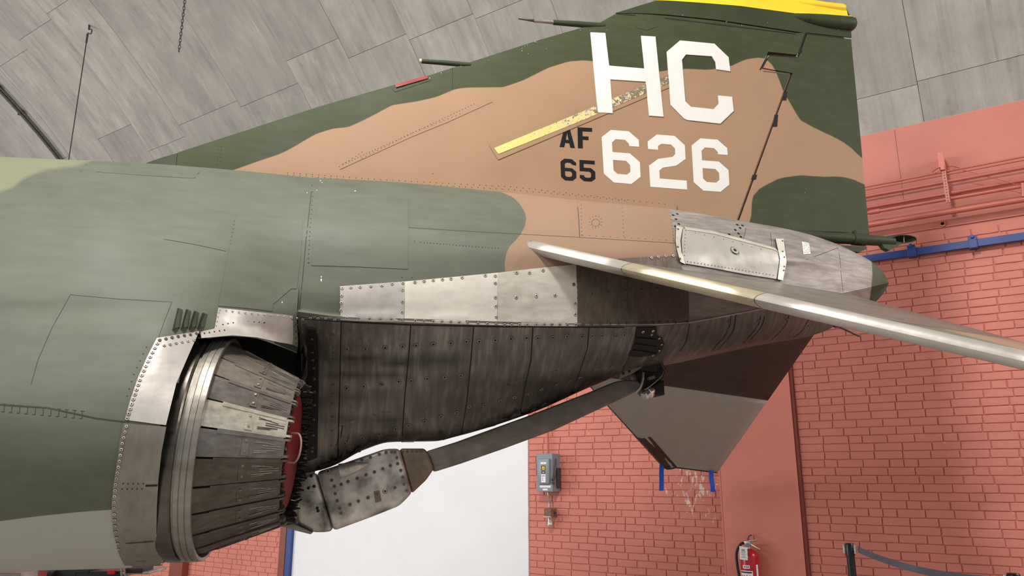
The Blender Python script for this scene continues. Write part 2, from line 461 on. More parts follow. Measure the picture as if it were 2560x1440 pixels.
class Surf:
    """a built surface that details can be laid on"""
    def __init__(s, objs):
        V = []; F = []
        for o in objs:
            b = len(V); V += [v.co.copy() for v in o.data.vertices]; F += [[i+b for i in p.vertices] for p in o.data.polygons]
        s.t = BVHTree.FromPolygons(V, F)
    def hit(s, px, py, y0=-0.5):
        d = Vector(ray(px, py)).normalized(); l, n, i, q = s.t.ray_cast(Vector(CAM), d)
        if l is None:
            l, n, i, q = s.t.find_nearest(Vector(onY(px, py, y0)))
        n = np.array(n); l = np.array(l)
        if n@(CAM-l) < 0: n = -n
        return l, n
def patch(name, loops, surf, mat, parent, off=0.002, step=26, rim=True, rimmat=None, attrs=None, y0=-0.5, flat=False):
    """a sheet cut to a pixel outline, bent over the surface and raised by off, with a rim down to it"""
    if not isinstance(loops[0][0], (tuple, list)): loops = [loops]
    pv, tr, border = tri2d(loops, step)
    L = []; N = []
    for p in pv:
        l, n = surf.hit(p[0], p[1], y0); L.append(l); N.append(n)
    L = np.array(L); N = np.array(N); top = L+N*off; tr = facing_tri(top, tr)
    V = list(top); F = list(tr); mi = [0]*len(F)
    if rim:
        nt = len(V); V += list(top); b = len(V)-nt; V += list(L-N*0.004)
        sset = {}
        for t in tr:
            for i in range(3): sset[(t[i], t[(i+1) % 3])] = 1
        for e in sset:
            if (e[1], e[0]) not in sset: F.append((e[1]+nt, e[0]+nt, e[0]+2*nt, e[1]+2*nt)); mi.append(1)
    at = None
    if attrs: at = {k: f(np.vstack([pv, pv, pv]) if rim else pv) for k, f in attrs.items()}
    o = mk(name, V, F, [mat, rimmat or M['rim']], parent, True, mi, at)
    # keep the rim crisp
    me = o.data
    if rim:
        for p in me.polygons:
            if p.material_index == 1: p.use_smooth = False
    return o
def strip(name, lines, surf, mat, parent, wid=0.003, off=0.0006, kind=None, y0=-0.5):
    """thin dark recess lines along pixel polylines"""
    V = []; F = []
    for ln in lines:
        pts = dens(ln, 18, False); P = [surf.hit(x, y, y0) for x, y in pts]
        b = len(V)
        for i, (l, n) in enumerate(P):
            d = P[min(i+1, len(P)-1)][0]-P[max(i-1, 0)][0]; sd = np.cross(n, d); sd = sd/(np.linalg.norm(sd)+1e-9)
            V += [l+n*off-sd*wid/2, l+n*off+sd*wid/2]
        for i in range(len(P)-1): F.append((b+2*i, b+2*i+2, b+2*i+3, b+2*i+1))
    o = mk(name, V, F, mat, parent, True)
    if kind: o['kind'] = kind
    return o
def along(a, b, n, t0=0.0, t1=1.0):
    return [(a[0]+(b[0]-a[0])*(t0+(t1-t0)*i/(max(n-1, 1))), a[1]+(b[1]-a[1])*(t0+(t1-t0)*i/max(n-1, 1))) for i in range(n)]
def rows(pl, n):
    """n points evenly spread over a pixel polyline"""
    P = np.array(pl, float); s = np.r_[0, np.cumsum(np.hypot(*np.diff(P, axis=0).T))]; q = np.linspace(0, s[-1], n)
    return list(zip(np.interp(q, s, P[:, 0]), np.interp(q, s, P[:, 1])))
def dots(name, pts, surf, parent, r=0.0028, off=0.0008, mat=None, y0=-0.5, n=6):
    V = []; F = []
    for (x, y) in pts:
        l, nn = surf.hit(x, y, y0); a = np.cross(nn, [0, 0, 1.0]); a /= np.linalg.norm(a)+1e-9; b = np.cross(nn, a); k = len(V)
        V += [l+nn*off+r*(a*cos(2*pi*j/n)+b*sin(2*pi*j/n)) for j in range(n)]; F.append(tuple(range(k, k+n)))
    o = mk(name, V, F, mat or M['dot'], parent, False); o['kind'] = 'stuff'; return o
_riv = {}
def rivet_mesh(r, mat):
    key = (round(r, 4), mat.name)
    if key in _riv: return _riv[key]
    n = 10; prof = [(0.0, r*1.12, 1), (0.0012, r, 1), (0.0022, r*0.86, 0), (0.0024, r*0.42, 0), (0.0014, r*0.34, 1)]
    V = []; F = []; mi = []
    for z, rad, m in prof:
        V += [(rad*cos(2*pi*j/n), rad*sin(2*pi*j/n), z) for j in range(n)]
    for i in range(len(prof)-1):
        for j in range(n):
            F.append((i*n+j, i*n+(j+1) % n, (i+1)*n+(j+1) % n, (i+1)*n+j)); mi.append(1 if i in (0, 3) else 0)
    F.append(tuple((len(prof)-1)*n+j for j in range(n))); mi.append(1)
    me = bpy.data.meshes.new('rivet'); me.from_pydata(V, [], F); me.materials.append(mat); me.materials.append(M['hole'])
    me.polygons.foreach_set('material_index', mi); me.update(); _riv[key] = me; return me
def rivets(pts, surf, parent, r=0.009, mat=None, off=0.002, name='rivet', y0=-0.5):
    me = rivet_mesh(r, mat or M['rivet']); pinv = parent_inv(parent)
    for (x, y) in pts:
        l, n = surf.hit(x, y, y0)
        o = bpy.data.objects.new(name, me); COL.objects.link(o); o.parent = parent; o.matrix_parent_inverse = pinv
        q = Vector(n).to_track_quat('Z', 'Y'); mw = q.to_matrix().to_4x4(); mw.translation = Vector(l+n*off); o.matrix_basis = mw
# ================================================================== THE HALL
def wbox(mb, t0, t1, o0, o1, z0, z1, mi=0, bev=0.0):
    c = wall((t0+t1)/2, (o0+o1)/2, (z0+z1)/2)
    return mb.box(c, WT*abs(t1-t0)/2, WN*abs(o1-o0)/2, (0, 0, (z1-z0)/2), mi, bev)
ZS = 4.92                                             # springing line of the vault
t_red0, t_red1, t_blu1, t_wht1 = wt(706, 1385), wt(721, 1385), wt(734, 1385), wt(1322, 1300)
t_pl0 = wt(1797, 1165)
# pilaster: the right side face ends on the wall where the front edge stands d in front of it
dP = 0.05
for k in range(60):
    if wt(1990, 1165, dP) < wt(2010, 1165): break
    dP += 0.004
t_pl0, t_pl1 = wt(1800, 1165, dP), wt(1990, 1165, dP)
mb = MB(); mb.add([(-26, -20, 0), (24, -20, 0), (24, 24, 0), (-26, 24, 0)], [(0, 1, 2, 3)])
tag(mb.build('floor', M['floor']), kind='structure')
TL, TR = -23.0, 9.5
mb = MB(); wbox(mb, TL, TR, -0.30, -0.008, 0, ZS)
wallo = tag(mb.build('wall_back', M['brick']), kind='structure')
# plaster band above the bricks
zb = 3.86
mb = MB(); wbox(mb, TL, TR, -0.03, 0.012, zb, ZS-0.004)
tag(mb.build('plaster_band', M['redplaster_dim'], wallo))
mb = MB(); tj = wt(2244, 380)
for z0, z1 in ((4.1, ZS-.02),): wbox(mb, tj-.003, tj+.003, 0.0, 0.0135, z0, z1)
o = mb.build('plaster_crack', M['redpost'], wallo)

def brick_mesh(i):
    r = random.Random(i*13+5); n = 12; V = []; F = []
    base = [(-.5, -.5), (-.17, -.5), (.17, -.5), (.5, -.5), (.5, -.17), (.5, .17), (.5, .5), (.17, .5), (-.17, .5), (-.5, .5), (-.5, .17), (-.5, -.17)]
    L, H = 0.2, 0.0660
    for dep, ins, jit in ((0.0, 0.0, 0.0015), (0.0085, 0.0010, 0.0020), (0.0108, 0.0050, 0.0016)):
        for (x, y) in base:
            V.append((x*(L-2*ins)+r.uniform(-jit, jit), y*(H-2*ins)+r.uniform(-jit, jit), dep+r.uniform(-.0008, .0008)))
    for k in range(2):
        for j in range(n): F.append((k*n+j, k*n+(j+1) % n, (k+1)*n+(j+1) % n, (k+1)*n+j))
    F += [(2*n+0, 2*n+1, 2*n+10, 2*n+11), (2*n+11, 2*n+1, 2*n+2, 2*n+4), (2*n+2, 2*n+3, 2*n+4), (2*n+1, 2*n+2, 2*n+11)][:0]
    F += [tuple(range(2*n, 3*n))]
    me = bpy.data.meshes.new('brick'); me.from_pydata(V, [], F); me.materials.append(M['brick']); me.update(); return me
BM = [brick_mesh(i) for i in range(10)]
course = 0.0719
slots = []
def lay(t0, t1, z0, z1, seed):
    r = random.Random(seed); k = 0
    for row in range(int(math.ceil(z0/course)), int(z1/course)):
        z = (row+0.5)*course; t = t0-(0.11 if row % 2 else 0.0)-r.uniform(0, 0.02); hdr = row % 6 == 0
        while t < t1:
            L = 0.2125*r.choice([1, 1, 1, 1, 1, 0.94, 1.05, 0.5]) if not hdr else 0.2125*r.choice([1, .5, 1, 1])
            a, b = max(t, t0), min(t+L, t1)
            if b-a > 0.03:
                P = wall((a+b)/2, 0, z); px = project(P)
                if -40 < px[0] < 2620 and -20 < px[1] < 1480: slots.append((a, b, z, px, r.random()))
            t += L+0.0085+r.uniform(-.001, .002)
lay(wt(2004, 1165), wt(2560, 900)+0.25, 0.3, zb, 3)
lay(t_wht1+0.01, t_pl0-0.005, 0.3, 2.6, 4)
lay(wt(340, 1410), t_red0-0.005, 0.0, 1.15, 5)
slots.sort(key=lambda q: float(np.linalg.norm(wall(q[0], 0, q[2])-CAM)))
WM = Matrix(((WT[0], 0, -WN[0]), (WT[1], 0, -WN[1]), (0, 1, 0)))
pinv = parent_inv(wallo)
def hidden(px):                                        # behind the aircraft: not counted among the single bricks
    x, y = px
    return inpoly(np.array([[x, y]]), [(2205, 700), (2560, 850), (2560, 905), (2060, 805), (2000, 900), (2010, 640), (2160, 640)])[0]
single = [q for q in slots if not hidden(q[3])][:300]; ids = set(map(id, single))
for q in single:
    a, b, z, px, rr = q
    o = bpy.data.objects.new('brick', BM[int(rr*997) % 10]); COL.objects.link(o); o.parent = wallo; o.matrix_parent_inverse = pinv
    m = (WM @ Matrix.Diagonal(((b-a)/0.2, 1, 1))).to_4x4(); m.translation = Vector(wall((a+b)/2, -0.008+(rr-.5)*.003, z)); o.matrix_basis = m
mb = MB()
for q in slots:
    if id(q) in ids: continue
    a, b, z, px, rr = q; me = BM[int(rr*997) % 10]; W3 = np.array(WM); k = (b-a)/0.2; T = wall((a+b)/2, -0.008+(rr-.5)*.003, z)
    mb.add([W3@np.array((v.co.x*k, v.co.y, v.co.z))+T for v in me.vertices], [tuple(p.vertices) for p in me.polygons])
tag(mb.build('far_bricks', M['brick'], wallo), kind='stuff')

# white panel in the opening, its blue and brown-red jambs
mb = MB(); wbox(mb, t_blu1, t_wht1, -0.02, 0.015, 0, 3.1)
tag(mb.build('door_1', M['whitewall']), kind='structure')
mb = MB(); wbox(mb, t_red1, t_blu1, -0.02, 0.06, 0, 3.1, bev=.004)
tag(mb.build('trim_1', M['blue']), kind='structure')
mb = MB(); wbox(mb, t_red0, t_red1, -0.02, 0.07, 0, 3.1, bev=.004)
tag(mb.build('trim_2', M['redpost']), kind='structure')
# pilasters
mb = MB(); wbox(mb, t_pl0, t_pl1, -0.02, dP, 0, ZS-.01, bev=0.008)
pil = tag(mb.build('trim_3', M['redwall_lit']), kind='structure')
mb = MB(); wbox(mb, t_pl0-.022, t_pl0-.002, -0.02, dP-.006, 0, ZS-.02, bev=.004); mb.build('edge_strip', M['redwall_lit'], pil)
mb = MB(); wbox(mb, t_pl1+.001, t_pl1+.03, -0.02, dP*.55, 0, ZS-.02, bev=.004); mb.build('edge_strip', M['redpost'], pil)  # dark colour puts the shade of the pilaster's right side into this strip
mb = MB(); wbox(mb, wt(440, 1420), wt(472, 1420), -0.02, 0.12, 0, ZS-.02, bev=.006)
tag(mb.build('trim_4', M['redpost']), kind='structure')

# ---- ribbed concrete vault: board-marked panels that rise from the wall and bend over the aircraft
RV, TH0 = 10.6, radians(30)
def vault(t, s, lift=0.0):
    """t along the wall, s arc length from the springing line"""
    th = TH0+s/RV; inw = RV*(cos(TH0)-cos(th)); z = ZS+RV*(sin(th)-sin(TH0))
    nrm = -WN*cos(th)*1.0-np.array([0, 0, 1.0])*sin(th)       # points into the hall
    return wall(t, inw, z)+nrm*lift
SMAX = RV*(pi-2*TH0)
def ray_vault(px, py):
    d = ray(px, py); lo = None
    for k in np.arange(3, 30, 0.02):
        P = CAM+d*k; inw = WD-(P-CAM)@WN; x = cos(TH0)-inw/RV
        if abs(x) > 1 or inw < -0.01: continue
        th = math.acos(x); z = ZS+RV*(sin(th)-sin(TH0))
        if P[2] >= z: return (P-CAM)@WT, (th-TH0)*RV
    return None
mb = MB(); nT, nS = 2, 60
V = [vault(t, s, -0.03) for s in np.linspace(0, SMAX, nS) for t in (TL-.1, TR+3)]
ceil = mk('ceiling', V, [(2*i, 2*i+1, 2*i+3, 2*i+2) for i in range(nS-1)], M['concrete'], None, True, attrs={'arc': np.array([(t*1.0, s, 0) for s in np.linspace(0, SMAX, nS) for t in (TL-.1, TR+3)])})
tag(ceil, kind='structure')
lines = sorted(ray_vault(*p)[0] for p in ((60, 240), (330, 135), (505, 105), (705, 130), (1020, 90), (1400, 60), (2283, 150)))
edges = []
for a, b in zip(lines[:-1], lines[1:]):
    n = max(1, int(round((b-a)/1.15))); edges += [a+(b-a)*i/n for i in range(n)]
edges.append(lines[-1])
while edges[0] > TL+1: edges.insert(0, edges[0]-1.2)
while edges[-1] < TR+1.5: edges.append(edges[-1]+1.2)
rc = random.Random(11)
for i in range(len(edges)-1):
    t0, t1 = edges[i], edges[i+1]
    s = -0.0; first = True
    while s < SMAX-0.1:
        L = rc.uniform(1.7, 2.6) if not first else rc.uniform(0.32, 0.4)
        first = False
        s1 = min(s+L, SMAX)
        Pm = project(vault((t0+t1)/2, (s+s1)/2)); vz = (vault((t0+t1)/2, (s+s1)/2)-CAM)@fwd
        show = vz > 0 and -500 < Pm[0] < 3100 and -500 < Pm[1] < 1000
        if show or s < 11:
            ns = max(2, int((s1-s)/0.22)); g = 0.0022; lift = rc.uniform(0, 0.008); V = []; A = []; ro, so = rc.uniform(0, 60), rc.uniform(0, 60)
            for q in range(ns+1):
                ss = s+g+(s1-s-2*g)*q/ns
                for tt in (t0+g, t1-g):
                    V.append(vault(tt, ss, lift)); A.append((tt+ro*0, ss, 0))
                for tt in (t0+g, t1-g):
                    V.append(vault(tt, ss, -0.03)); A.append((tt+ro*0, ss, 0))
            F = []
            for q in range(ns):
                a = 4*q; b = a+4
                F += [(a, a+1, b+1, b), (a, b, b+2, a+2), (a+1, a+3, b+3, b+1)]
            F += [(0, 2, 3, 1), (4*ns, 4*ns+1, 4*ns+3, 4*ns+2)]
            A = np.array(A)
            if show: A[:, 0] += ro; A[:, 1] += so
            mk('concrete_panel', V, F, M['concrete'], ceil, False, attrs={'arc': A})
        s = s1

# ---- pipes along the top of the right wall
def run(name, p0, p1, off, r, label, cat='pipe', coup=(), mat='redpipe', ext=1.2, group='red pipes along the upper wall'):
    A, B = onW(*p0, off), onW(*p1, off); z = (A[2]+B[2])/2; d = (B-A)/np.linalg.norm(B-A)
    tA, tB = (A-CAM)@WT, (B-CAM)@WT
    root = tag(empty(name, wall(tA, off, z)), label, cat, group)
    mb = MB(); mb.tube([wall(tA-0.8, off, z), wall(tB+ext, off, z)], r, 14); auto_smooth(mb.build('pipe_length', M[mat], root))
    for x, y in coup:
        t = wt(x, y, off); mb = MB(); mb.tube([wall(t-.045, off, z), wall(t+.045, off, z)], r*1.28, 14); auto_smooth(mb.build('coupling', M[mat], root))
    return root, z, d
run('wall_pipe', (2163, 467.7), (2560, 391.3), 0.16, 0.009, 'thin red painted conduit, topmost of the lines along the upper wall', coup=[(2247, 452)])
run('wall_pipe', (2163, 475), (2560, 399.5), 0.16, 0.008, 'thin red painted conduit directly under the topmost line on the wall')
run('wall_pipe', (2164, 492), (2560, 418), 0.17, 0.015, 'red painted pipe between the thin conduits and the coupled pair of pipes')
run('wall_pipe', (2167, 520), (2560, 450), 0.07, 0.016, 'red painted pipe close to the wall behind the perforated hanger strut', coup=[(2387, 481)])
run('wall_pipe', (2168, 533), (2560, 464), 0.15, 0.017, 'red painted pipe with a coupling by the rudder, second lowest on the wall', coup=[(2187, 530)])
run('wall_pipe', (2173, 562), (2560, 499), 0.14, 0.026, 'thick red painted pipe, lowest of the pipes above the blue rail')
# perforated hanger strut with its plate
root = tag(empty('pipe_hanger', onW(2358, 420, .1)), 'red painted perforated hanger strut holding the wall pipes', 'bracket')
z1, z0 = onW(2360, 414, .2)[2], onW(2372, 506, .2)[2]; tc = wt(2364, 460, .2)
mb = MB(); wbox(mb, tc-.016, tc+.016, 0.19, 0.205, z0, z1); mb.build('strut', M['redpipe'], root)
mb = MB()
for k in range(13): 
    zz = z0+(z1-z0)*(k+.5)/13; wbox(mb, tc-.006, tc+.006, 0.2045, 0.2065, zz-.006, zz+.006)
tag(mb.build('slot_holes', M['redpost'], root), kind='stuff')
mb = MB(); tt = wt(2352, 396, .15); wbox(mb, tt-.022, tt+.022, 0.0, 0.19, onW(2360, 414, .2)[2]-.005, onW(2352, 379, .2)[2], bev=.003); mb.build('standoff', M['redwall_lit'], root)
mb = MB(); zz = onW(2362, 418, .2)[2]; wbox(mb, tc-.022, tc+.012, 0.15, 0.225, zz-.03, zz+.012, bev=.003); mb.build('clamp', M['redpipe'], root)
for s_, (x0, y0, x1, y1) in enumerate(((2330, 431, 2358, 417), (2366, 417, 2400, 421))):
    mb = MB(); mb.tube(curve([onW(x0, y0, .2), onW((x0+x1)/2, (y0+y1)/2-3, .21), onW(x1, y1, .2)], 5), 0.003, 6); mb.build('tie_wire', M['redpost'], root)
mb = MB(); mb.tube([onW(2408, 425, .18), onW(2545, 462, .12)], 0.003, 6)
tag(mb.build('guy_wire', M['redpipe']), 'thin red painted wire slanting from the hanger down to the right edge', 'wire')
root = tag(empty('pipe_fitting', onW(2556, 480, .1)), 'small red painted fitting on the pipes at the right edge', 'fitting')
mb = MB(); mb.tube([onW(2556, 458, .16), onW(2558, 492, .16)], 0.014, 10); auto_smooth(mb.build('union', M['redpipe'], root))
mb = MB(); mb.tube([onW(2556, 462, .16), onW(2556, 462, .02)], 0.012, 10); auto_smooth(mb.build('nipple', M['redpipe'], root))
root = tag(empty('pipe_stub', onW(2357, 561)), 'open red pipe stub set in the brick under the lowest pipe', 'pipe')
mb = MB(); mb.lathe([(0, .026), (-.03, .026), (-.03, .016), (0, .014)], onW(2357, 561), WN, WT, np.array([0, 0, 1.]), 16); mb.build('collar', M['redpipe'], root)
mb = MB(); mb.lathe([(-.012, .0165), (-.0121, .0)], onW(2357, 561), WN, WT, np.array([0, 0, 1.]), 16); mb.build('bore', M['hole'], root)

# blue rail with clamps
zr = (onW(2200, 644, .05)[2]+onW(2560, 591, .05)[2])/2; tA, tB = wt(2150, 652, .05), wt(2560, 591, .05)
root = tag(empty('wall_rail', wall(tA, 0.05, zr)), 'blue painted horizontal rail clamped to the brick wall', 'rail')
mb = MB(); wbox(mb, tA-1.0, tB+1.2, 0.03, 0.075, zr-.034, zr+.034, bev=.004); mb.build('bar', M['blue'], root)
for (x, y) in ((2279, 627), (2432, 605)):
    t = wt(x, y, .08)
    mb = MB(); wbox(mb, t-.034, t+.034, 0.0, 0.092, zr-.045, zr+.062, bev=.004); cl = mb.build('clamp', M['blue'], root)
    mb = MB(); mb.tube([wall(t, .085, zr+.058), wall(t, .112, zr+.058)], .015, 10); mb.build('bolt', M['blue'], cl)
    mb = MB()
    for a in (-.024, .024):
        for b in (-.03, .03): mb.tube([wall(t+a, .09, zr+b), wall(t+a, .096, zr+b)], .005, 6)
    tag(mb.build('screws', M['blue'], cl), kind='stuff')

# ---- electrical disconnect box
def wpt(px, py, off): return onW(px, py, off)
root = tag(empty('switch_box', onW(1365, 1226)), 'grey electrical switch box with side lever on the brick wall', 'switch box')
DB = 0.17; tl, tr_ = wt(1342, 1180, DB), wt(1381, 1180, DB); zt, zbm = onW(1362, 1134, DB)[2], onW(1363, 1229, DB)[2]
mb = MB(); wbox(mb, tl, tr_, 0.0, DB, zbm, zt, bev=.004); mb.build('enclosure', M['boxgrey'], root)
dl, dr = wt(1345.5, 1180, DB+.03), wt(1373, 1180, DB+.03); d1, d0 = onW(1360, 1146, DB+.03)[2], onW(1360, 1210, DB+.03)[2]
mb = MB(); wbox(mb, dl, dr, DB-.005, DB+.035, d0, d1, bev=.022); cov = mb.build('raised_cover', M['boxgrey'], root); auto_smooth(cov, 50)
def lab(px0, py0, px1, py1, off, m, par, nm, th=.0012):
    a, b = onW(px0, py0, off), onW(px1, py1, off); mb = MB(); wbox(mb, (a-CAM)@WT, (b-CAM)@WT, off-.003, off+th, min(a[2], b[2]), max(a[2], b[2])); return mb.build(nm, M[m], par)
o2 = DB+.035
lab(1351.5, 1155.5, 1366, 1160, o2, 'label', cov, 'label')
lab(1353, 1164, 1363.5, 1176, o2, 'blacklabel', cov, 'label'); lab(1355.2, 1166, 1362, 1174.5, o2, 'labelyellow', cov, 'label', .0022)
lab(1357.4, 1169.4, 1359.6, 1171.6, o2, 'blacklabel', cov, 'label', .003)
lab(1353.5, 1178, 1363.5, 1184, o2, 'blacklabel', cov, 'label'); lab(1355.5, 1180.2, 1361.5, 1181.6, o2, 'label', cov, 'label', .002)
lab(1353, 1185, 1364, 1206, o2, 'label', cov, 'label')
mb = MB()
for y in (1187, 1190): 
    a, b = onW(1354.5, y, o2), onW(1362.5, y+1.0, o2); wbox(mb, (a-CAM)@WT, (b-CAM)@WT, o2, o2+.002, b[2], a[2])
for y in (1194.5, 1197.5, 1200.5):
    a, b = onW(1355.5, y, o2), onW(1358, y+1.2, o2); wbox(mb, (a-CAM)@WT, (b-CAM)@WT, o2, o2+.002, b[2], a[2])
tag(mb.build('label_print', M['redcover'], cov), kind='stuff')
lab(1349.5, 1213.5, 1376.5, 1219, DB, 'label', root, 'label'); lab(1357, 1221.5, 1369, 1226, DB, 'label', root, 'label')
mb = MB(); tl2 = tr_; zc = (zt+zbm)/2
mb.tube([wall(tl2+.008, .10, zc+.15), wall(tl2+.022, .14, zc+.02), wall(tl2+.02, .155, zc-.04)], [.006, .01, .01], 8)
mb.tube([wall(tl2+.02, .15, zc-.03), wall(tl2+.02, .20, zc-.085)], .017, 8)
lv = mb.build('lever', M['boxdark'], root)
mb = MB(); wbox(mb, tl2, tl2+.02, .012, .09, zc-.17, zc+.05, bev=.006); mb.build('lever_housing', M['boxdark'], root)
mb = MB(); wbox(mb, tl2-.01, tl2+.012, DB-.02, DB+.004, zbm+.08, zbm+.105, bev=.003); mb.build('latch', M['boxdark'], root)
ctop = onW(1369.5, 1134, .05); mb = MB(); tt = (ctop-CAM)@WT
mb.tube([wall(tt, .05, zt-.01), wall(tt, .05, 3.0)], .0125, 10)
tag(auto_smooth(mb.build('conduit', M['redpipe'])), 'red painted conduit rising from the top of the grey switch box', 'conduit')
root = tag(empty('outlet_box', onW(1369, 1287)), 'rusty outlet box with metal socket hanging below the switch box', 'outlet')
a, b = onW(1371, 1230, .09), onW(1373, 1262, .06); mb = MB()
mb.tube(curve([onW(1371, 1230.5, .10), onW(1371.5, 1240, .10), onW(1374, 1258, .08), onW(1374, 1268, .08)], 5), .012, 10); auto_smooth(mb.build('conduit_stub', M['galv'], root))
mb = MB(); mb.tube([onW(1374, 1259, .08), onW(1374, 1267, .08)], .017, 10); auto_smooth(mb.build('connector', M['galv'], root))
tl, tr_ = wt(1360, 1280, .13), wt(1377, 1280, .13); mb = MB(); wbox(mb, tl, tr_, 0.0, .13, onW(1368, 1292, .13)[2], onW(1368, 1272, .13)[2], bev=.004); bx = mb.build('box', M['rusty'], root)
mb = MB(); wbox(mb, tl-.004, tr_+.004, .118, .136, onW(1368, 1293.5, .13)[2], onW(1368, 1290.5, .13)[2]); mb.build('flange', M['galv'], bx)
mb = MB(); mb.tube([wall(tr_, .06, onW(1368, 1282, .13)[2]), wall(tr_+.03, .06, onW(1368, 1282, .13)[2])], .012, 8); mb.build('knob', M['boxdark'], bx)
mb = MB(); z0 = onW(1370, 1294, .08)[2]; tc = (tl+tr_)/2
mb.lathe([(0, .028), (.05, .030), (.065, .034), (.075, .038), (.085, .036), (.086, .026), (.06, .024)], wall(tc, .075, z0), np.array([0, 0, -1.]), WT, WN, 20); auto_smooth(mb.build('socket', M['galv'], root))

# ---- fire extinguisher on the pilaster
OE = dP+.09
C0 = onW(1874, 1402, OE); tE = (C0-CAM)@WT; Zt = onW(1874, 1382, OE)[2]
E3 = np.array([0, 0, 1.])
root = tag(empty('fire_extinguisher', wall(tE, OE, Zt-.45)), 'red fire extinguisher with white tag hanging on the pilaster', 'fire extinguisher')
mb = MB(); mb.lathe([(-.52, .0), (-.52, .07), (-.50, .082), (-.03, .082), (-.005, .076), (.02, .055), (.035, .03), (.04, .0)], wall(tE, OE, Zt), E3, WT, -WN, 32); auto_smooth(mb.build('cylinder', M['extred'], root), 50)
def sleeve(name, z0, z1, th0, th1, m, r=.0832):
    mb = MB(); mb.lathe([(z0, r), (z1, r)], wall(tE, OE, Zt), E3, WT, -WN, 16, 0, th0, th1); o = mb.build(name, M[m], root, True); return o
vd = radians(90-33); hw = 0.75
sleeve('label', -.52, -.155, vd+.0, vd+1.75, 'label'); sleeve('label', -.135, -.105, vd+.3, vd+1.15, 'label', .0834)
sleeve('label', -.52, -.10, vd-.75, vd-.45, 'label'); sleeve('label', -.175, -.163, vd+.1, vd+1.65, 'blacklabel', .0836)
sleeve('band', -.035, -.025, vd+.4, vd+1.8, 'label', .084)
mb = MB()
for i in range(3):
    for j in range(4):
        th = vd+.25+j*.36; z = -.195-i*.035
        mb.lathe([(z, .0836), (z-.012, .0836)], wall(tE, OE, Zt), E3, WT, -WN, 2, 0, th, th+.16)
for j in range(3): mb.lathe([(-.114, .0838), (-.126, .0838)], wall(tE, OE, Zt), E3, WT, -WN, 2, 0, vd+.42+j*.22, vd+.56+j*.22)
tag(mb.build('label_print', M['redcover'], root), kind='stuff')
mb = MB(); mb.tube([wall(tE, OE, Zt+.03), wall(tE, OE, Zt+.075)], .02, 12); mb.box(wall(tE-.005, OE, Zt+.085), WT*.03, WN*.014, E3*.016, bev=.004); auto_smooth(mb.build('valve', M['chrome'], root))
mb = MB(); mb.tube([wall(tE-.01, OE, Zt+.10), wall(tE+.03, OE+.01, Zt+.108), wall(tE+.088, OE+.02, Zt+.118)], [.01, .009, .007], 8); auto_smooth(mb.build('top_lever', M['chrome'], root))
mb = MB(); mb.tube([wall(tE+.02, OE, Zt+.08), wall(tE+.06, OE+.015, Zt+.062), wall(tE+.118, OE+.02, Zt+.035)], [.009, .008, .006], 8); auto_smooth(mb.build('carry_handle', M['chrome'], root))
mb = MB(); mb.tube([wall(tE, OE+.018, Zt+.07), wall(tE, OE+.034, Zt+.07)], .02, 16); mb.build('gauge', M['boxgrey'], root)
mb = MB(); mb.tube(curve([wall(tE-.03, OE, Zt+.085), wall(tE-.07, OE+.01, Zt+.075), wall(tE-.115, OE+.01, Zt+.0), wall(tE-.118, OE+.01, Zt-.12), wall(tE-.095, OE+.02, Zt-.28), wall(tE-.08, OE+.02, Zt-.42)], 8), .0125, 10); auto_smooth(mb.build('hose', M['rubber'], root))
mb = MB(); mb.tube([wall(tE-.045, OE, Zt+.085), wall(tE-.018, OE, Zt+.085)], .013, 10); auto_smooth(mb.build('hose_fitting', M['chrome'], root))
mb = MB(); p = wall(tE-.022, OE+.088, Zt); mb.prism([p-WT*.038+E3*.065, p+WT*.036+E3*.055, p+WT*.034-E3*.06, p-WT*.042-E3*.055], WN*-.0015); tg = mb.build('inspection_tag', M['label'], root)
mb = MB()
for k, ww in enumerate((.016, .02, .02, .02, .012, .022)):
    mb.box(p+WT*-.004+E3*(.03-.013*k)-WN*.002, WT*ww, WN*.0006, E3*(.004 if k == 0 else .0016))
tag(mb.build('tag_print', M['boxdark'], tg), kind='stuff')
root = tag(empty('extinguisher_hook', onW(1878, 1350, dP)), 'red painted hook bracket above the fire extinguisher', 'bracket')
mb = MB(); wbox(mb, tE-.005, tE+.022, dP-.002, dP+.012, Zt+.10, Zt+.17, bev=.003); mb.build('back_plate', M['redwall_lit'], root)
mb = MB(); mb.tube(curve([wall(tE+.008, dP+.01, Zt+.155), wall(tE+.002, dP+.05, Zt+.15), wall(tE, OE, Zt+.125), wall(tE, OE+.004, Zt+.105)], 5), .006, 8); mb.build('hook', M['boxdark'], root)

# ---- barrier posts and belt
PH = float(onW(2123, 1358, 0.62)[2])
def post(px, py, label):
    P = onZ(px, py, PH); root = tag(empty('barrier_post', (P[0], P[1], 0)), label, 'barrier post', 'belt barrier posts')
    x, y = P[0], P[1]
    mb = MB(); mb.lathe([(0, .17), (.012, .17), (.03, .12), (.04, .034), (.05, .032), (PH-.09, .032)], np.array([x, y, 0]), E3, np.array([1., 0, 0]), np.array([0, 1., 0]), 24); auto_smooth(mb.build('pole', M['postblack'], root))
    mb = MB(); mb.lathe([(PH-.095, .036), (PH-.01, .036), (PH, .03), (PH+.001, 0)], np.array([x, y, 0]), E3, np.array([1., 0, 0]), np.array([0, 1., 0]), 24); auto_smooth(mb.build('belt_head', M['postblack'], root))
    for sgn in (-1, 1):
        mb = MB(); c = np.array([x, y, PH-.045])+WT*sgn*.042; mb.box(c, WT*.008, WN*.018, E3*.036, bev=.003); mb.build('belt_clip', M['chrome'], root)
    return P
Pa = post(2123, 1358, 'black belt barrier post in front of the brick wall')
Pb = post(2533, 1433, 'black belt barrier post at the bottom right corner, only its head in view')
V = []; F = []
